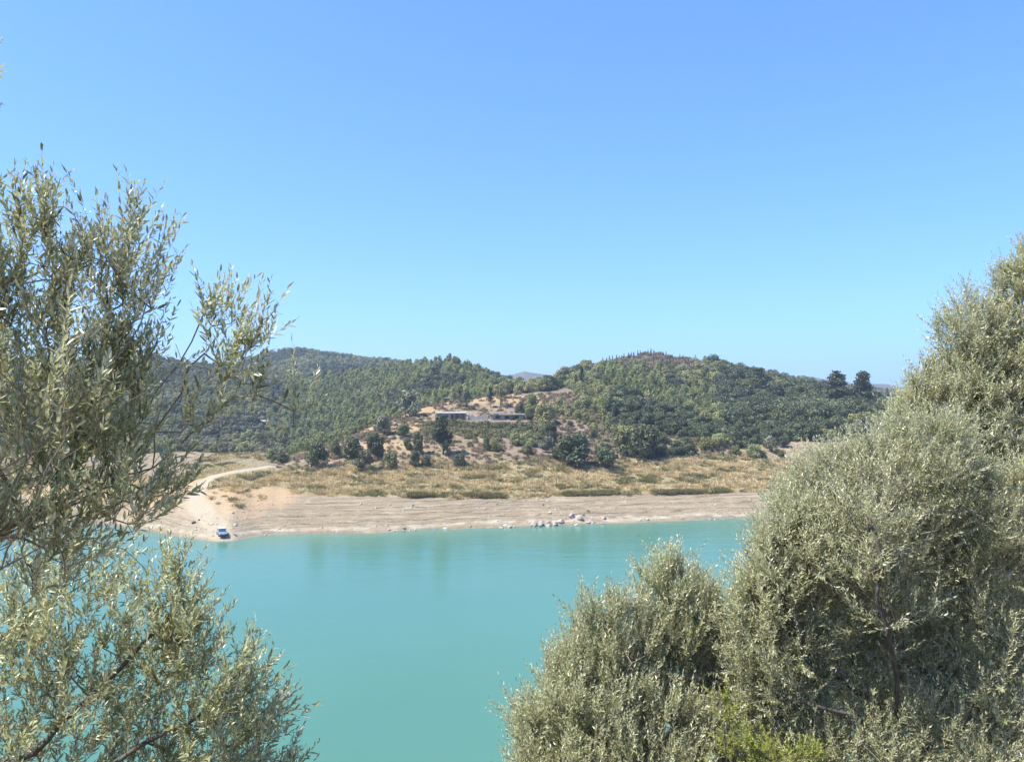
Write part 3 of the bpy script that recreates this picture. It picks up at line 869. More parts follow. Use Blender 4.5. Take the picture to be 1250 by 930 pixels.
# rocks
def rock_mesh(seed, m_):
    import bmesh
    rng = random.Random(seed)
    bm = bmesh.new(); bmesh.ops.create_icosphere(bm, subdivisions=2, radius=0.5)
    cuts = [(Vector((rng.gauss(0, 1), rng.gauss(0, 1), rng.gauss(0, 1))).normalized(), rng.uniform(0.25, 0.4)) for _ in range(9)]
    for v in bm.verts:
        for d, c in cuts:
            e = v.co.dot(d) - c
            if e > 0: v.co -= d * e
        v.co *= 1 + rng.uniform(-0.04, 0.04)
        v.co.z *= 0.75
    me_ = bpy.data.meshes.new('rock'); bm.to_mesh(me_); bm.free(); me_.materials.append(M[m_]); return me_
RK = [rock_mesh(i, 'rock') for i in range(4)]; RD = [rock_mesh(i + 9, 'rockd') for i in range(2)]
ROCKS = [
 (652,642,2.4,'rock','low pale boulder at the left end of the rock row by the water'),
 (660,641,3.0,'rock','broad pinkish pale boulder in the rock row by the water'),
 (669,640,2.2,'rock','leaning pale boulder in the middle of the rock row by the water'),
 (677,640,2.4,'rock','pointed pale boulder in the middle of the rock row by the water'),
 (685,639,2.6,'rock','round pale boulder at the right end of the rock row by the water'),
 (706,634,3.2,'rock','big whitish slanting outcrop on the bank right of the rock row'),
 (698,632,2.6,'rock','whitish rock leaning on the left of the big slanting outcrop'),
 (736,634,2.0,'rock','pale flat rock at the water edge right of the slanting outcrop'),
 (672,627,1.6,'rock','small pale stone lying above the rock row'),
 (236,639,1.5,'rockd','dark brown lump, larger of two on the pale bank left of the car'),
 (243,635,0.9,'rockd','dark brown lump, smaller of two on the pale bank left of the car'),
 (663,617,1.0,'rockd','small dark stone high on the bare bank over the rock row'),
 (718,624,1.3,'rockd','dark stone on the step of the bank above the slanting outcrop'),
 (712,630,1.0,'rockd','dark stone just right of the top of the slanting outcrop'),
]
for i, (px_, py_, s_, k_, lb) in enumerate(ROCKS):
    g = ground(px_, py_)
    o = bpy.data.objects.new('boulder', (RK if k_ == 'rock' else RD)[i % (4 if k_ == 'rock' else 2)]); link(o)
    o.location = (g[0], g[1], max(g[2], 0.0) + s_ * 0.12); s_ *= 0.8; o.scale = (s_, s_ * 0.8, s_ * 0.8); o.rotation_euler = (0.1, 0.15, i * 1.7)
    tag(o, lb, 'rock')
for i in range(34):
    px_ = 470 + 400 * R.random() if i % 3 else 600 + 150 * R.random()
    yy_ = float(shoreY(np.array(px_))) + R.uniform(-0.8, 2.2); xx_ = (px_ - 625) / F * yy_; s_ = R.uniform(0.5, 1.3)
    o = bpy.data.objects.new('boulder', RK[i % 4]); link(o)
    o.location = (xx_, yy_, max(float(H(xx_, yy_)), 0.0) + s_ * 0.1); o.scale = (s_ * 1.3, s_, s_ * 0.7); o.rotation_euler = (0.1, 0.2, i * 1.3)
    tag(o, 'small pale rock lying loose along the far waterline', 'rock', 'small rocks strewn along the far waterline')
st = []
for i, (px_, py_) in enumerate(((610, 616), (560, 628), (800, 622))):
    g = ground(px_, py_); o = bpy.data.objects.new('stone', RK[i]); link(o); o.location = g; o.scale = (0.5, 0.5, 0.4)
    tag(o, 'small pale loose stone on the bare bank', 'stone', 'loose stones of the bank'); st.append(o)
x, y = sample_area(60000, -140, 130, 158, 300)
pg = 625 + F * x / y; L = layers(np.clip(pg, -600, 1850))
cl = fbm(x, y, 14, 3)
bank = (y < L[2][0] + 2) & (y > L[1][0])
slope = (y > L[3][0]) & (y < L[4][0] + 5) & (pg > 560) & (pg < 720)
k = ((bank & (R.random(len(x)) < 0.30 + cl * 0.5 + 0.4 * (y < L[1][0] + 2.0) + 0.35 * (np.abs(pg - 640) < 70))) | (slope & (R.random(len(x)) < 0.25 + cl * 0.5))) & (pg > -40) & (pg < 1200)
x, y = x[k], y[k]
sc_ = R.uniform(0.12, 0.42, len(x)) * np.where(R.random(len(x)) < 0.06, 2.2, 1)
scatter('loose_stones', np.stack([x, y, H(x, y)], -1), sc_, st, 'pale loose stones strewn over the bank and the stony slope', 'stones', 12, 0.6)

# ------------------------------------------------------------ houses on the hill
M['plaster'] = simple('weathered_plaster', (0.30, 0.27, 0.23), 0.9, 0.25, 1.5)
M['roofw'] = simple('white_concrete_edge', (0.62, 0.61, 0.60), 0.7, 0.06, 2)
M['roofg'] = simple('grey_concrete_roof', (0.34, 0.32, 0.29), 0.85, 0.15, 1.2)
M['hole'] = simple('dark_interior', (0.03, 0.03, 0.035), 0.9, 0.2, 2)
M['glassd'] = simple('window_glass', (0.04, 0.05, 0.07), 0.1, 0.1, 2)
M['stonew'] = simple('dry_stone', (0.36, 0.33, 0.29), 0.95, 0.45, 2.5)
def house_root(name, px0, px1, label):
    x0 = (px0 - 625) / F * 274; x1 = (px1 - 625) / F * 274
    r = empty(name, ((x0 + x1) / 2, 274, PADZ))
    tag(r, label, 'house'); return r, (x1 - x0) / 2
# left one: flat white-edged roof, deep porch at the right
r, hw = house_root('flat_roofed_house', 531, 569, 'low house with a straight white-edged flat roof and a dark open porch')
m1 = MB(); m1.box(-hw + 0.3, hw * 0.28, 0.4, 5.2, -0.4, 2.35); m1.box(hw * 0.28, hw - 0.3, 4.2, 5.2, -0.4, 2.35); m1.build('wall', M['plaster'], r)
m1 = MB(); m1.box(-hw, hw, -0.6, 5.6, 2.36, 2.74); m1.build('roof', M['roofw'], r, 0.02)
for xx in (hw * 0.62, hw - 0.35):
    m1 = MB(); m1.box(xx - 0.12, xx + 0.12, -0.2, 0.04, -0.4, 2.355); m1.build('porch_post', M['plaster'], r)
m1 = MB(); m1.box(-hw * 0.45, -hw * 0.12, 0.34, 0.397, 0.9, 1.9); wn = m1.build('window', M['glassd'], r)
m1 = MB()
for a_, b_, c_, d_ in ((-hw*.45-.08, -hw*.12+.08, 1.903, 1.98), (-hw*.45-.08, -hw*.12+.08, .82, .897), (-hw*.45-.08, -hw*.45-.003, .9, 1.9), (-hw*.12+.003, -hw*.12+.08, .9, 1.9)):
    m1.box(a_, b_, 0.31, 0.397, c_, d_)
m1.build('window_frame', M['roofw'], wn)
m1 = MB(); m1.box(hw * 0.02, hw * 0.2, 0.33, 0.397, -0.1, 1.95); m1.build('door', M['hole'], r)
# right one: long, low, sagging slab, three openings
r, hw = house_root('long_low_house', 598, 640, 'long low unfinished house with a sagging grey slab roof and three dark openings')
m1 = MB()
xs = np.linspace(-hw + 0.3, hw - 0.3, 8)
for i in range(7):
    if i in (1, 3, 5): m1.box(xs[i] + 0.01, xs[i + 1] - 0.01, 0.5, 0.8, 1.5, 1.84); m1.box(xs[i] + 0.01, xs[i + 1] - 0.01, 0.5, 0.8, -0.5, 0.55)
    else: m1.box(xs[i], xs[i + 1], 0.5, 0.8, -0.5, 1.85)
m1.box(-hw + 0.3, -hw + 0.6, 0.81, 5.0, -0.5, 1.8); m1.box(hw - 0.6, hw - 0.3, 0.81, 5.0, -0.5, 1.45); m1.box(-hw + 0.61, hw - 0.61, 4.7, 5.0, -0.5, 1.4)
m1.build('wall', M['plaster'], r)
for i in (1, 3, 5):
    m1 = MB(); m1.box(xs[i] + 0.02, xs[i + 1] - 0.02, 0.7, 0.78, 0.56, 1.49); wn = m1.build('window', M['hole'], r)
    m1 = MB(); m1.box(xs[i] - 0.05, xs[i + 1] + 0.05, 0.42, 0.497, 0.47, 0.55); m1.build('sill', M['roofg'], wn)
m1 = MB()
m1.add([(-hw-.3,-.7,2.25),(hw+.2,-.7,1.86),(hw+.2,5.4,1.86),(-hw-.3,5.4,2.25),(-hw-.3,-.7,2.55),(hw+.2,-.7,2.12),(hw+.2,5.4,2.12),(-hw-.3,5.4,2.55)],
       [(0,3,2,1),(4,5,6,7),(0,1,5,4),(1,2,6,5),(2,3,7,6),(3,0,4,7)]); m1.build('roof', M['roofg'], r, 0.02)
m1 = MB(); m1.box(-hw * 0.95, -hw * 0.15, 1.5, 4.5, 2.45, 2.78); m1.build('roof_step', M['roofg'], r, 0.02)
# broken wall between the houses
def stone_wall(px0, px1, yy, z0, hts, label):
    x0 = (px0 - 625) / F * yy; x1 = (px1 - 625) / F * yy
    m1 = MB(); n = len(hts); e = np.linspace(x0, x1, n + 1)
    g0 = float(H(x0, yy))
    for i, h_ in enumerate(hts): m1.box(e[i] + 0.02, e[i + 1] - 0.02, 0.0, 0.45 + 0.03 * (i % 3), -0.8, h_)
    o = m1.build('stone_wall', M['stonew'], None, 0.04); o.location = (0, yy, z0); tag(o, label, 'wall'); return o
stone_wall(571, 596, 275, PADZ, [1.9, 1.7, 2.0, 1.5, 1.2, 1.8, 1.3, 1.6, 1.9, 2.1, 1.7], 'broken dry stone wall with a jagged top between the two houses')
stone_wall(573, 592, 267.5, PADZ - 0.3, [0.5, 0.6, 0.5, 0.55, 0.5], 'short low pale retaining wall in front of the jagged stone wall')
# small dark shed on the mound
g = ground(546, 491)
r = empty('shed', (g[0], g[1], g[2])); tag(r, 'tiny dark shed on the golden mound above the white-roofed house', 'shed')
m1 = MB(); m1.box(-0.95, 0.95, -0.8, 0.8, -0.4, 1.5); m1.build('wall', M['hole'], r)
m1 = MB(); m1.add([(-1.1,-.95,1.503),(1.1,-.95,1.503),(1.1,.95,1.9),(-1.1,.95,1.9),(-1.1,-.95,1.58),(1.1,-.95,1.58),(1.1,.95,1.98),(-1.1,.95,1.98)],
       [(0,3,2,1),(4,5,6,7),(0,1,5,4),(1,2,6,5),(2,3,7,6),(3,0,4,7)]); m1.build('roof', simple('blue_grey_tin', (0.10, 0.11, 0.17), 0.5, 0.2, 3), r)
m1 = MB(); m1.box(-0.35, 0.35, -0.85, -0.803, -0.1, 1.35); m1.build('door', M['tbark'], r)

# ------------------------------------------------------------ the car by the water
def car():
    g = ground(271, 655)
    r = empty('parked_car', (g[0], g[1], max(g[2], 0.1)), math.radians(-62))
    tag(r, 'small pale blue hatchback parked at the tip of the dirt track by the water', 'car')
    paint, t, p = mat('pale_blue_paint')
    c_ = ramp(t, noise(t, 4, 3, scaled(t, 1, 1, 1)), [(0.3, (0.17, 0.26, 0.36)), (0.7, (0.21, 0.31, 0.42))]); t.links.new(c_, p.inputs['Base Color'])
    p.inputs['Roughness'].default_value = 0.3; p.inputs['Metallic'].default_value = 0.2; p.inputs['Coat Weight'].default_value = 0.6
    white = simple('pale_car_roof', (0.62, 0.70, 0.78), 0.25, 0.05, 3)
    glass = simple('car_glass', (0.05, 0.07, 0.09), 0.06, 0.1, 3)
    rub = simple('tyre_rubber', (0.02, 0.02, 0.02), 0.9, 0.2, 8); al = simple('alloy_rim', (0.5, 0.5, 0.52), 0.35, 0.1, 8, 0.7)
    lamp = simple('lamp_glass', (0.75, 0.76, 0.78), 0.1, 0.05, 8); red = simple('tail_lamp', (0.5, 0.02, 0.02), 0.2, 0.05, 8)
    trim = simple('black_trim', (0.03, 0.03, 0.032), 0.6, 0.1, 8)
    # lower body: sections along x (front +x)
    secs = [(-1.95, 0.35, 0.80, 0.72), (-1.80, 0.26, 0.95, 0.82), (-1.0, 0.22, 0.98, 0.85), (0.2, 0.22, 0.96, 0.85), (0.95, 0.22, 0.90, 0.85), (1.65, 0.25, 0.76, 0.80), (1.92, 0.36, 0.62, 0.68)]
    vs_, fs = [], []
    for (x_, z0, z1, w_) in secs:
        zm = z0 + (z1 - z0) * 0.6
        vs_ += [(x_, -w_ * 0.9, z0), (x_, -w_, zm), (x_, -w_ * 0.93, z1), (x_, w_ * 0.93, z1), (x_, w_, zm), (x_, w_ * 0.9, z0)]
    for k in range(len(secs) - 1):
        for j in range(6):
            a_, b_ = k * 6 + j, k * 6 + (j + 1) % 6; fs.append((a_, b_, b_ + 6, a_ + 6))
    fs += [(5, 4, 3, 2, 1, 0), tuple(range(len(vs_) - 6, len(vs_)))]
    m1 = MB(); m1.add(vs_, fs); m1.build('body', paint, r, 0.05, True)
    # greenhouse
    B_ = [(-1.72, .76, .965), (0.92, .76, .92)]; T_ = [(-1.38, .60, 1.44), (0.25, .60, 1.46)]
    m1 = MB()
    v8 = [(-1.72,-.76,.96),(.92,-.76,.90),(.92,.76,.90),(-1.72,.76,.96),(-1.38,-.60,1.43),(.22,-.60,1.45),(.22,.60,1.45),(-1.38,.60,1.43)]
    m1.add(v8, [(4,5,6,7),(0,1,5,4),(1,2,6,5),(2,3,7,6),(3,0,4,7)]); m1.build('cabin', glass, r, 0.03)
    m1 = MB(); m1.box(-1.42, 0.27, -.63, .63, 1.44, 1.49); m1.build('roof', white, r, 0.025)
    for sy in (-1, 1):
        m1 = MB()
        for (xa, xb) in ((-1.70, -1.36), (-0.62, -0.60), (0.90, 0.24)):
            m1.add([(xa-.04, sy*.775, .95), (xa+.04, sy*.775, .95), (xb+.04, sy*.615, 1.45), (xb-.04, sy*.615, 1.45)], [(0,1,2,3)])
        m1.build('pillar', paint, r)
        m1 = MB(); m1.box(0.55, 0.75, min(sy*.84, sy*1.02), max(sy*.84, sy*1.02), .93, 1.07); m1.build('mirror', white, r, 0.03)
        m1 = MB(); m1.box(1.70, 1.90, min(sy*.48, sy*.72), max(sy*.48, sy*.72), .56, .70); m1.build('headlight', lamp, r, 0.02)
        m1 = MB(); m1.box(-1.96, -1.84, min(sy*.55, sy*.76), max(sy*.55, sy*.76), .66, .90); m1.build('taillight', red, r, 0.02)
        m1 = MB(); m1.box(-0.55, -0.35, min(sy*.85, sy*.875), max(sy*.85, sy*.875), .78, .82); m1.build('door_handle', trim, r)
        for xw in (-1.28, 1.22):
            def ring(y0, y1, ri, ro, n=20):
                m_ = MB(); vs2 = []
                for yy_, rr in ((y0, ri), (y0, ro), (y1, ro), (y1, ri)):
                    vs2 += [(xw + rr * math.cos(6.2832*k/n), yy_, .30 + rr * math.sin(6.2832*k/n)) for k in range(n)]
                fs2 = [(a_*n+k, a_*n+(k+1)%n, ((a_+1)%4)*n+(k+1)%n, ((a_+1)%4)*n+k) for a_ in range(4) for k in range(n)]
                m_.add(vs2, fs2); return m_
            wr = ring(sy*.68, sy*.88, .18, .30).build('wheel', rub, r)
            rr_ = ring(sy*.70, sy*.865, .02, .178); 
            rr_.build('rim', al, wr)
    m1 = MB(); m1.box(1.80, 1.97, -.62, .62, .30, .46); m1.build('front_bumper', trim, r, 0.03)
    m1 = MB(); m1.box(-2.0, -1.84, -.66, .66, .34, .50); m1.build('rear_bumper', trim, r, 0.03)
    m1 = MB(); m1.box(1.90, 1.975, -.26, .26, .47, .57); m1.build('number_plate', lamp, r)
car()

# ------------------------------------------------------------ near olives
def in_poly(px, py, poly):
    ins = np.zeros(len(px), bool); d = np.full(len(px), 1e9)
    n = len(poly)
    for i in range(n):
        (x1, y1), (x2, y2) = poly[i], poly[(i + 1) % n]
        c = ((y1 > py) != (y2 > py)) & (px < (x2 - x1) * (py - y1) / ((y2 - y1) + 1e-9) + x1)
        ins ^= c
        vx, vy = x2 - x1, y2 - y1
        t = np.clip(((px - x1) * vx + (py - y1) * vy) / (vx * vx + vy * vy + 1e-9), 0, 1)
        d = np.minimum(d, np.hypot(px - x1 - t * vx, py - y1 - t * vy))
    return ins, d

def leaves(P, D, Nn, Ln, Wd, rng, fine, tone=None):
    """leaf blades: base P, direction D, face normal Nn"""
    S = unit(np.cross(D, Nn)); U = np.cross(S, D)
    L = Ln[:, None]; W = Wd[:, None]
    n = len(P)
    cv = (rng.normal(size=(n, 1)) * 0.10)
    if fine:
        v = np.stack([P, P + D*L*.3 + S*W*.46 + U*L*.03, P + D*L*.68 + S*W*.40 + U*L*(.03+cv), P + D*L + U*L*cv*1.6, P + D*L*.68 - S*W*.40 + U*L*(.03+cv), P + D*L*.3 - S*W*.46 + U*L*.03,
                      P + D*L*.5 + U*L*(cv*.3 - .01)], 1)
        loops = np.array([0,1,6, 1,2,6, 2,3,6, 3,4,6, 4,5,6, 5,0,6])
        sizes = np.full(n * 6, 3); k = 7
    else:
        v = np.stack([P, P + D*L*.45 + S*W*.5 + U*L*.03, P + D*L + U*L*cv, P + D*L*.45 - S*W*.5 + U*L*.03], 1)
        loops = np.array([0,1,2,3]); sizes = np.full(n, 4); k = 4
    idx = (np.arange(n)[:, None] * k + loops[None, :]).ravel()
    rn = rng.random(n)
    if tone is not None: rn = np.clip(0.5 * rn + 0.5 * tone, 0, 1)
    rn = np.repeat(rn, k)
    return v.reshape(-1, 3), idx, sizes, rn

def tube(path, rad, sides, mbv, mbl, mbs):
    P = np.asarray(path); n = len(P)
    T = np.gradient(P, axis=0); T = unit(T)
    u = np.cross(T[0], [0.3, 0.5, 0.8]); u = u / np.linalg.norm(u)
    base = sum(len(a) for a in mbv)
    ang = np.arange(sides) * 2 * math.pi / sides
    V = []
    for i in range(n):
        u = u - T[i] * np.dot(u, T[i]); u = u / (np.linalg.norm(u) + 1e-9); w_ = np.cross(T[i], u)
        V.append(P[i] + rad[i] * (np.cos(ang)[:, None] * u + np.sin(ang)[:, None] * w_))
    mbv.append(np.concatenate(V))
    i0 = np.arange(n - 1)[:, None] * sides; k = np.arange(sides)[None, :]; k2 = (k + 1) % sides
    f = np.stack([i0 + k, i0 + k2, i0 + sides + k2, i0 + sides + k], -1).reshape(-1, 4) + base
    mbl.append(f.ravel()); mbs.append(np.full(len(f), 4))

def olive(name, label, base, limbs, regions, leaf, fine, seed, up=0.6, spread=0.5, lean=(0, 0, 0), cat='olive tree',
          matn='olive_leaf', rtip=0.0016, shoot=(0.14, 0.34), pair=0.017, step=0.12, lw=0.27, expo=2.1):
    """base: trunk foot; limbs: polylines (px, py, depth); regions: (polygon, n_tips, shoots per tip, depth, half thickness, clump radius)"""
    rng = np.random.default_rng(seed)
    root = empty(name, base); tag(root, label, cat)
    pos, par, limb, dirs = [], [], [], []
    def add(p, q, lb):
        pos.append(np.array(p, float)); par.append(q); limb.append(lb)
        d = pos[-1] - pos[q] if q >= 0 else np.array([0, 0, 1.0])
        dirs.append(d / (np.linalg.norm(d) + 1e-9)); return len(pos) - 1
    def poly3(pts): return [unproj(a, b, c) for a, b, c in pts]
    # trunk
    L3 = [poly3(l) for l in limbs]
    fork = np.mean([l[0] for l in L3], axis=0)
    foot = np.array(base, float) - [0, 0, 0.15]
    n = max(3, int(np.linalg.norm(fork - foot) / 0.25)); last = add(foot, -1, 0)
    for i in range(1, n + 1):
        t = i / n; last = add(foot + (fork - foot) * t + rng.normal(size=3) * 0.025 * (t < 1), last, 0)
    ntrunk = len(pos)
    for k, l in enumerate(L3):
        q = last
        pts = [pos[last]] + l
        for a, b in zip(pts[:-1], pts[1:]):
            m_ = max(1, int(np.linalg.norm(b - a) / step))
            if np.linalg.norm(b - a) < 0.02: continue
            for i in range(1, m_ + 1):
                q = add(a + (b - a) * i / m_ + rng.normal(size=3) * 0.008 * step / 0.1, q, k + 1)
    # tips
    A, NS, OUT = [], [], []
    for (poly, nt_, ns_, d0, th, cr) in regions:
        pa = np.array(poly, float)
        lo, hi = pa.min(0), pa.max(0)
        ncl = max(3, int(nt_ / 4)); C = []
        got = 0
        while got < ncl:
            px = rng.uniform(lo[0], hi[0], 400); py = rng.uniform(lo[1], hi[1], 400)
            ins, d = in_poly(px, py, poly)
            px, py, d = px[ins], py[ins], d[ins]
            dd = d0(px, py) if callable(d0) else np.full(len(px), float(d0))
            T = np.minimum(th, 1.2 * d * dd / F + 0.04)
            off = rng.uniform(-1, 1, len(px))
            c3 = unproj(px, py + 0.55 * (shoot[0] + shoot[1]) * up * F / dd, dd + off * T)
            rr = np.minimum(cr, d * dd / F + 0.06)
            C += list(zip(c3, rr)); got += len(c3)
        C = C[:ncl]
        cen = np.mean([c for c, _ in C], axis=0)
        for c, rr in C:
            for _ in range(4):
                dv = unit(rng.normal(size=3)); p = c + dv * rr * (0.55 + 0.45 * rng.random())
                A.append(p); NS.append(ns_); OUT.append(unit(dv * 0.6 + unit(p - cen) * 0.5))
    A = np.array(A); OUT = np.array(OUT)
    P0 = np.array(pos)
    dist = np.min(np.linalg.norm(A[:, None, :] - P0[None, ntrunk - 1:, :], axis=2), axis=1)
    order = np.argsort(dist)
    cap = len(pos) + len(A) * 14 + 10
    buf = np.zeros((cap, 3)); bd = np.zeros((cap, 3)); m = len(pos)
    buf[:m] = P0; bd[:m] = np.array(dirs)
    tipn = []
    lo_n = max(0, ntrunk - 2)
    for ai in order:
        a = A[ai]
        v = a - buf[lo_n:m]; dd = np.linalg.norm(v, axis=1) + 1e-6
        cs = (v * bd[lo_n:m]).sum(1) / dd
        k = lo_n + int(np.argmin(dd * (1.35 - 0.45 * cs)))
        d = a - buf[k]; L = np.linalg.norm(d)
        ns = int(min(12, max(1, L / step)))
        t0 = bd[k] * L * 0.5; p0 = buf[k].copy(); q = k
        for i in range(1, ns + 1):
            t = i / ns
            p = p0 + d * t + (t0 - d * 0.5) * (t * (1 - t)) * 0.9 + (rng.normal(size=3) * 0.010 * (t < 1)) * step / 0.1
            pos.append(p); par.append(q); limb.append(limb[q])
            buf[m] = p; e = p - buf[q]; bd[m] = e / (np.linalg.norm(e) + 1e-9); q = m; m += 1
        tipn.append((q, ai))
    npos = m; par_ = np.array(par); POS = buf[:m]
    cnt = np.zeros(m)
    for q, ai in tipn: cnt[q] += 1
    for i in range(m - 1, 0, -1): cnt[par_[i]] += cnt[i]
    cnt = np.maximum(cnt, 1)
    rad = rtip * cnt ** (1 / expo)
    rad[0] *= 1.25
    best = {}; kids = [[] for _ in range(m)]
    for i in range(1, m): kids[par_[i]].append(i)
    chains = []; stack = [(0, [0])]
    while stack:
        i, ch = stack.pop()
        while kids[i]:
            ks = sorted(kids[i], key=lambda c: -cnt[c] - (0.5 if limb[c] == limb[i] else 0))
            for c in ks[1:]: stack.append((c, [i, c]))
            i = ks[0]; ch.append(i)
        chains.append(ch)
    groups = {}
    for ch in chains:
        r = rad[ch].copy()
        if len(ch) > 1 and ch[0] != 0: r[0] = r[1]
        big = r.max()
        key = ('limb', ch[-1]) if big > rtip * 6.5 else ('tw', 0)
        if ch[0] == 0: key = ('limb', 0)
        g = groups.setdefault(key, ([], [], []))
        tube(POS[ch], r, 9 if big > 0.02 else (6 if big > 0.006 else 4), *g)
    off = np.array(base, float)
    for key, (a, b, c) in groups.items():
        if key[0] == 'tw': continue
        me_ = mesh_np('limb', np.concatenate(a) - off, np.concatenate(b), np.concatenate(c), [M['bark']], smooth=True)
        nm = 'trunk' if key[1] == 0 else 'limb'
        link(bpy.data.objects.new(nm, me_), root)
    tv, tl, tsz = groups.get(('tw', 0), ([], [], []))
    # shoots
    SB, SD, SL = [], [], []
    leanv = np.array(lean, float)
    for q, ai in tipn:
        p = POS[q]; bdir = bd[q]
        for s in range(NS[ai]):
            d = unit(bdir * 0.45 + OUT[ai] * 0.35 + np.array([0, 0, up]) + rng.normal(size=3) * spread + leanv)
            back = rng.random() * 0.1
            SB.append(p - bdir * back * (s > 0)); SD.append(d); SL.append(rng.uniform(*shoot))
    SB, SD, SL = np.array(SB), np.array(SD), np.array(SL)
    ns = len(SB)
    cu = np.stack([rng.normal(size=ns) * .12, rng.normal(size=ns) * .12, rng.uniform(0.0, 0.3, ns)], -1)
    def pt(k, t): return SB[k] + SD[k] * (SL[k] * t)[:, None] + cu[k] * (SL[k] * t * t)[:, None]
    def tg(k, t): return unit(SD[k] + cu[k] * (2 * t)[:, None])
    # shoot stems as three-sided prisms, 3 pieces
    ts = [0, 0.4, 0.75, 1.0]
    allk = np.arange(ns)
    ring = []
    u0 = unit(np.cross(SD, [0.2, 0.9, 0.3])); w0 = np.cross(SD, u0)
    for t in ts:
        c = pt(allk, np.full(ns, t)); rr = rtip * (0.85 - 0.55 * t)
        for a in (0, 2.094, 4.189): ring.append(c + rr * (math.cos(a) * u0 + math.sin(a) * w0))
    RV = np.stack(ring, 1)
    f = []
    for s in range(3):
        for a in range(3): f.append([s*3+a, s*3+(a+1)%3, s*3+3+(a+1)%3, s*3+3+a])
    f = np.array(f)
    base_i = sum(len(a) for a in tv)
    tv = tv + [RV.reshape(-1, 3)]; tl = tl + [((np.arange(ns)[:, None, None] * 12 + f[None]).reshape(-1) + base_i)]; tsz = tsz + [np.full(ns * 9, 4)]
    # leaves in opposite pairs, each pair turned a quarter from the last
    kk, tt_, az = [], [], []
    for k in range(ns):
        n = max(3, int(SL[k] / pair)); a0 = rng.random() * 6.28
        t = (np.arange(n) + 0.6) / n
        for s_ in (0, math.pi):
            kk.append(np.full(n, k)); tt_.append(t); az.append(a0 + np.arange(n) * 1.571 + s_)
        kk.append([k]); tt_.append([1.0]); az.append([a0])
    kk = np.concatenate(kk).astype(int); tt_ = np.concatenate(tt_); az = np.concatenate(az)
    keep = rng.random(len(kk)) < 0.86
    kk, tt_, az = kk[keep], tt_[keep], az[keep]
    P = pt(kk, tt_); D = tg(kk, tt_)
    az = az + rng.normal(size=len(az)) * 0.35
    side = np.cos(az)[:, None] * u0[kk] + np.sin(az)[:, None] * w0[kk]
    sp = np.where(tt_ > 0.97, 0.12, rng.uniform(0.45, 1.0, len(kk)))[:, None]
    LD = unit(D * np.cos(sp) + side * np.sin(sp) + rng.normal(size=P.shape) * 0.10 + [0, 0, 0.02])
    NN = unit(D * 0.9 - side * 0.5 + np.array([0, 0, 0.5]) + rng.normal(size=P.shape) * 0.35)
    Ln = leaf * rng.uniform(0.65, 1.2, len(kk)) * np.where(tt_ > 0.85, 0.75, 1.0)
    lv, li, ls, lr = leaves(P, LD, NN, Ln, Ln * lw * rng.uniform(0.8, 1.2, len(kk)), rng, fine, (rng.random(ns) * 0.5 + np.clip(0.5 + fbm(SB[:, 0] + SB[:, 1], SB[:, 2] * 1.3, 0.7, 3), 0, 1) * 0.5)[kk])
    nb = sum(len(a) for a in tv)
    V = np.concatenate(tv + [lv]) - off
    LI_ = np.concatenate(tl + [li + nb]); SZ = np.concatenate(tsz + [ls])
    nt_faces = len(SZ) - len(ls)
    mi = np.concatenate([np.ones(nt_faces, int), np.zeros(len(ls), int)])
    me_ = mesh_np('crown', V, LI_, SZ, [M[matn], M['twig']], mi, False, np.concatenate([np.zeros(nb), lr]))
    link(bpy.data.objects.new('crown', me_), root)
    print(name, 'tips', len(A), 'shoots', ns, 'leaves', len(kk))
    return root

def foot(px, d):
    x_ = (px - 625) / F * d
    return (x_, d, float(H(x_, d)))

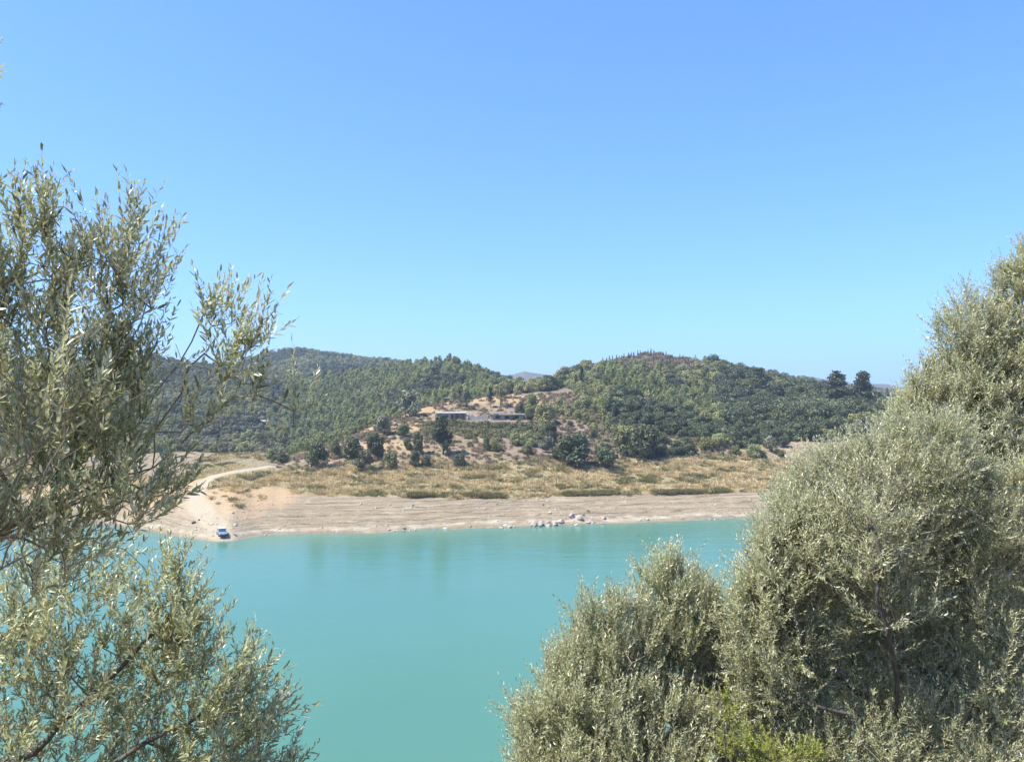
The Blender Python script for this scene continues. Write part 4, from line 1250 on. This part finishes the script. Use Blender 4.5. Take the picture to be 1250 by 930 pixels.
# upper left olive: long arching limbs entering from the left
olive('olive_tree', 'sparse olive with long bare arching limbs reaching in from the left edge against the sky', foot(-420, 3.1),
  [[(-330,800,3.1),(-150,735,3.1),(0,652,3.15),(60,612,3.2),(120,590,3.25),(185,572,3.3),(240,522,3.35),(286,484,3.4),(300,420,3.4)],
   [(-330,800,3.1),(-120,745,3.0),(0,695,3.0),(95,640,3.0),(150,612,3.05),(215,565,3.1),(262,520,3.1),(310,475,3.15),(345,440,3.2)],
   [(-320,790,3.2),(-150,680,3.4),(-40,600,3.5),(40,500,3.6),(65,420,3.6),(70,330,3.6),(62,250,3.6)],
   [(-320,790,3.1),(-100,640,3.0),(30,560,2.95),(110,480,2.95),(170,400,3.0),(190,330,3.05),(200,270,3.1)],
   [(95,600,3.22),(150,545,3.3),(195,480,3.35),(235,415,3.4),(262,350,3.4)],
   [(150,575,3.3),(205,500,3.25),(250,430,3.2),(290,390,3.2),(318,365,3.2)],
   [(60,612,3.2),(100,520,3.3),(125,440,3.35),(135,350,3.4),(130,270,3.4)],
   [(0,652,3.15),(30,560,3.0),(20,470,2.95),(28,380,2.9),(20,290,2.9)],
   [(120,590,3.25),(165,510,3.3),(175,430,3.3)],
   [(60,612,3.2),(75,540,3.1),(60,470,3.1),(55,400,3.1)],
   [(95,601,3.2),(92,540,3.25),(110,470,3.3),(112,400,3.3)],
   [(185,572,3.3),(215,510,3.35),(225,460,3.35),(215,420,3.35)],
   [(185,572,3.3),(190,530,3.2),(200,470,3.15)],
   [(30,632,3.17),(-10,560,3.1),(-20,470,3.1),(-10,380,3.1)],
   [(150,612,3.05),(120,560,2.95),(118,510,2.9),(130,460,2.9)],
   [(0,695,3.0),(50,600,2.9),(85,500,2.85),(90,400,2.85)],
   [(0,695,3.0),(45,665,3.0),(95,655,3.0),(150,672,3.0),(180,690,3.0)],
   [(-40,700,3.0),(10,640,2.95),(70,560,2.95),(130,520,2.95),(180,470,2.95)],
   [(-60,690,3.0),(-20,600,2.95),(15,540,2.95),(60,500,2.95)],
   [(-330,790,3.1),(-220,600,3.0),(-160,400,2.9),(-100,200,2.8),(-55,20,2.8)]],
  [([(-60,235),(20,225),(60,215),(118,205),(140,235),(165,240),(205,225),(200,280),(180,340),(160,400),(150,470),(90,520),(-60,560)], 190, 3, 3.25, 0.42, 0.17),
   ([(-60,330),(120,330),(160,430),(150,500),(90,530),(-60,560)], 90, 3, 3.2, 0.38, 0.17),
   ([(150,330),(180,400),(220,430),(225,480),(190,560),(140,590),(110,500)], 36, 2, 3.25, 0.25, 0.12),
   ([(255,315),(278,300),(290,340),(330,335),(335,350),(310,395),(250,460),(200,470),(215,430),(250,390)], 24, 2, 3.3, 0.15, 0.05),
   ([(230,430),(300,400),(350,425),(362,450),(320,480),(280,510),(220,550),(190,560)], 18, 2, 3.25, 0.18, 0.06),
   ([(-20,580),(60,560),(200,540),(150,600),(0,680),(-40,650)], 60, 2, 3.15, 0.2, 0.09),
   ([(-400,200),(-60,150),(-60,650),(-400,700)], 110, 3, 3.1, 0.5, 0.18),
   ([(-100,10),(-40,0),(-38,100),(-38,200),(-100,240)], 40, 2, 2.9, 0.15, 0.06)],
  0.044, True, 5, up=1.0, spread=0.30, lean=(0.16, 0, 0.1), shoot=(0.12, 0.27), pair=0.017, step=0.09, rtip=0.0014, expo=2.2)

# lower left olive
olive('olive_tree', 'silvery leafy olive filling the bottom left corner in front of the lake', foot(-260, 4.4),
  [[(-200,960,4.4),(-60,960,4.3),(40,920,4.2),(110,850,4.2),(165,795,4.2),(215,745,4.2)],
   [(-200,960,4.4),(20,1000,4.2),(130,940,4.1),(230,880,4.1),(290,830,4.1),(315,790,4.1)],
   [(-200,960,4.5),(-100,850,4.6),(0,780,4.6),(90,720,4.6),(140,685,4.6)],
   [(-60,980,4.2),(100,1020,4.0),(220,960,4.0),(300,920,4.0),(340,880,4.0)]],
  [([(-40,700),(40,678),(110,655),(150,668),(200,672),(232,690),(215,720),(245,742),(240,850),(200,960),(-40,980)], 310, 3, 4.35, 0.6, 0.2),
   ([(-40,610),(60,600),(150,640),(160,680),(40,720),(-40,740)], 36, 2, 4.4, 0.4, 0.14),
   ([(200,740),(290,750),(305,790),(325,800),(340,840),(348,900),(350,980),(180,980),(190,800)], 160, 3, 4.15, 0.45, 0.15),
   ([(-350,680),(-40,680),(-40,1000),(-350,1000)], 110, 3, 4.4, 0.6, 0.22),
   ([(-40,960),(350,960),(330,1200),(-40,1200)], 200, 3, 4.2, 0.5, 0.22)],
  0.045, True, 6, up=0.8, spread=0.34, lean=(0.25, 0, 0.05), shoot=(0.12, 0.28), pair=0.017, step=0.10, rtip=0.0015, expo=2.15)

# centre olive: upright bush below
olive('olive_tree', 'rounded upright olive at bottom centre standing in front of the water', foot(770, 7.6),
  [[(770,1060,7.6),(760,960,7.6),(745,860,7.6),(735,780,7.6),(725,740,7.6)],
   [(772,1060,7.7),(800,940,7.7),(815,820,7.8),(818,740,7.8),(812,680,7.8)],
   [(768,1060,7.4),(715,980,7.3),(675,900,7.2),(655,850,7.2)],
   [(775,1060,7.5),(840,960,7.4),(868,860,7.4),(875,780,7.4)],
   [(770,1060,7.3),(745,980,7.1),(730,890,7.0),(770,810,7.0)],
   [(775,1060,7.3),(800,980,7.0),(810,900,6.9),(840,850,6.9)]],
  [([(795,665),(822,655),(850,672),(868,690),(880,740),(880,860),(800,880),(785,780),(783,700)], 520, 4, 7.7, 0.55, 0.22),
   ([(712,712),(745,702),(785,715),(800,850),(800,960),(700,960),(640,930),(632,860),(650,820),(690,770)], 1000, 4, 7.4, 0.8, 0.26),
   ([(640,850),(700,830),(800,820),(900,850),(920,1010),(640,1010),(630,900)], 650, 4, 7.1, 0.8, 0.28),
   ([(860,700),(885,690),(905,760),(915,850),(880,860),(865,780)], 110, 3, 7.7, 0.3, 0.16)],
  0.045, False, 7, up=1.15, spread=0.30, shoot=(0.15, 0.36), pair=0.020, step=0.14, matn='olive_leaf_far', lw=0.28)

# big right olive, front
olive('olive_tree', 'large silvery olive, foremost on the right side, with dark limbs showing through', foot(1105, 7.8),
  [[(1105,980,7.6),(1092,840,7.0),(1086,770,6.75),(1070,735,6.7),(1078,690,6.7),(1062,640,6.8),(1050,580,7.0)],
   [(1105,980,7.8),(1070,860,7.3),(1030,830,7.1),(985,790,7.0),(950,720,7.0),(930,660,7.0)],
   [(1110,980,7.5),(1140,860,6.8),(1108,800,6.6),(1088,745,6.6)],
   [(1115,980,7.8),(1170,800,7.8),(1190,700,7.8),(1150,600,7.8),(1120,520,7.8)],
   [(1105,980,7.5),(1080,900,7.0),(1040,870,6.8),(960,850,6.8)],
   [(1110,980,7.6),(1180,880,7.2),(1230,800,7.1)]],
  [([(985,565),(1005,540),(1025,532),(1060,530),(1110,500),(1170,500),(1180,700),(1150,830),(1050,840),(950,760),(925,700),(925,640),(950,600),(985,560)], 1750, 4, 7.6, 1.0, 0.34),
   ([(925,640),(990,600),(1000,760),(1000,900),(930,900),(895,820),(903,720)], 700, 4, 7.2, 0.7, 0.26),
   ([(1150,560),(1290,560),(1290,900),(1120,900)], 900, 4, 7.7, 0.9, 0.30),
   ([(920,850),(1290,840),(1290,1080),(960,1080)], 900, 4, 7.1, 0.9, 0.30)],
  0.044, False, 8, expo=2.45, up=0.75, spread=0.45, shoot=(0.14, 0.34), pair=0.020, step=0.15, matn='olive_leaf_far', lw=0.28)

# right olive behind, climbing out of the frame
olive('olive_tree', 'tall olive behind the foremost one, its wispy top rising at the right edge', foot(1260, 9.8),
  [[(1260,900,9.8),(1240,760,9.7),(1215,620,9.6),(1190,480,9.5),(1180,400,9.5)],
   [(1265,900,9.8),(1270,700,9.8),(1255,520,9.8),(1245,400,9.8),(1243,330,9.8)],
   [(1260,880,9.7),(1190,740,9.5),(1130,620,9.4),(1110,540,9.4),(1118,470,9.4)],
   [(1265,900,9.8),(1330,700,9.8),(1350,500,9.8),(1330,360,9.8)],
   [(1200,700,9.6),(1150,640,9.4),(1080,570,9.3)]],
  [([(1150,372),(1172,348),(1192,345),(1215,370),(1225,440),(1220,520),(1110,540),(1085,500),(1120,455),(1148,425)], 560, 3, 9.5, 0.5, 0.24),
   ([(1212,350),(1230,320),(1247,292),(1300,280),(1300,560),(1200,560),(1200,440)], 850, 4, 9.7, 0.8, 0.28),
   ([(1030,560),(1075,515),(1110,480),(1135,455),(1165,425),(1200,420),(1300,420),(1300,760),(1150,760),(1060,640)], 1900, 4, 9.5, 0.9, 0.32),
   ([(1112,450),(1122,440),(1130,480),(1125,510),(1105,510)], 16, 2, 9.4, 0.12, 0.10),
   ([(1290,290),(1500,360),(1500,900),(1290,900)], 350, 4, 9.8, 1.1, 0.36)],
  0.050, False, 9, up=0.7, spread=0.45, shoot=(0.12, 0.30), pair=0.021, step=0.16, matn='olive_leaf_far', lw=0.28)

olive('olive_tree', 'shaded dark olive lower on the slope, seen only through gaps under the right olives', foot(1060, 11.0),
  [[(1060,1000,11),(1040,900,11),(1020,820,11)], [(1065,1000,11),(1120,880,11),(1150,800,11)], [(1060,1000,11),(960,920,11),(900,860,11)], [(1060,1000,11),(1200,900,11),(1260,820,11)]],
  [([(800,830),(880,790),(960,720),(1060,660),(1290,640),(1400,700),(1400,1060),(780,1060)], 2600, 4, 11.0, 0.9, 0.4)],
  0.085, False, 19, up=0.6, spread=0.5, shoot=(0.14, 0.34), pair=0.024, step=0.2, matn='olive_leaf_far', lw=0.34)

# yellow-green mastic at the bottom
olive('mastic_shrub', 'yellow-green leafy shrub low between the centre olive and the big right olive', foot(930, 6.0),
  [[(930,1080,6.0),(900,990,6.0),(885,920,6.0),(880,870,6.0)], [(932,1080,6.0),(950,990,6.0),(950,930,6.0)], [(935,1080,6.0),(990,1000,6.0)]],
  [([(880,905),(935,893),(985,905),(1010,935),(1010,1050),(860,1050),(862,930)], 220, 4, 6.0, 0.35, 0.14),
   ([(868,850),(890,840),(900,870),(895,905),(870,900)], 20, 3, 6.3, 0.12, 0.08)],
  0.030, False, 10, up=0.6, spread=0.5, shoot=(0.07, 0.14), pair=0.014, step=0.08, cat='shrub', matn='mastic_leaf', lw=0.5)

# dry grass on the near slope under the olives
x, y = sample_area(9000, -9, 12, 1.5, 20)
k = np.abs(x) < 1.5 + y
P_ = np.stack([x[k], y[k], H(x[k], y[k])], -1)
scatter('slope_grass', P_, R.uniform(0.4, 0.8, k.sum()), tufts[:2], 'dry grass on the steep near slope under the olives', 'grass', 21, 0.25)

# ------------------------------------------------------------ haze
hz = MB(); hz.box(-3650, 3650, -3400, 3650, -8, 190)
m, t, p = mat('haze_air')
t.nodes.remove(p)
pv = N(t, 'ShaderNodeVolumePrincipled')
pv.inputs['Color'].default_value = (0.70, 0.83, 1.0, 1); pv.inputs['Density'].default_value = 0.00024
pv.inputs['Anisotropy'].default_value = 0.2
t.links.new(pv.outputs[0], t.nodes['Material Output'].inputs['Volume'])
ho = hz.build('haze', m); tag(ho, 'thin blue summer haze over the hills', 'haze', kind='stuff')
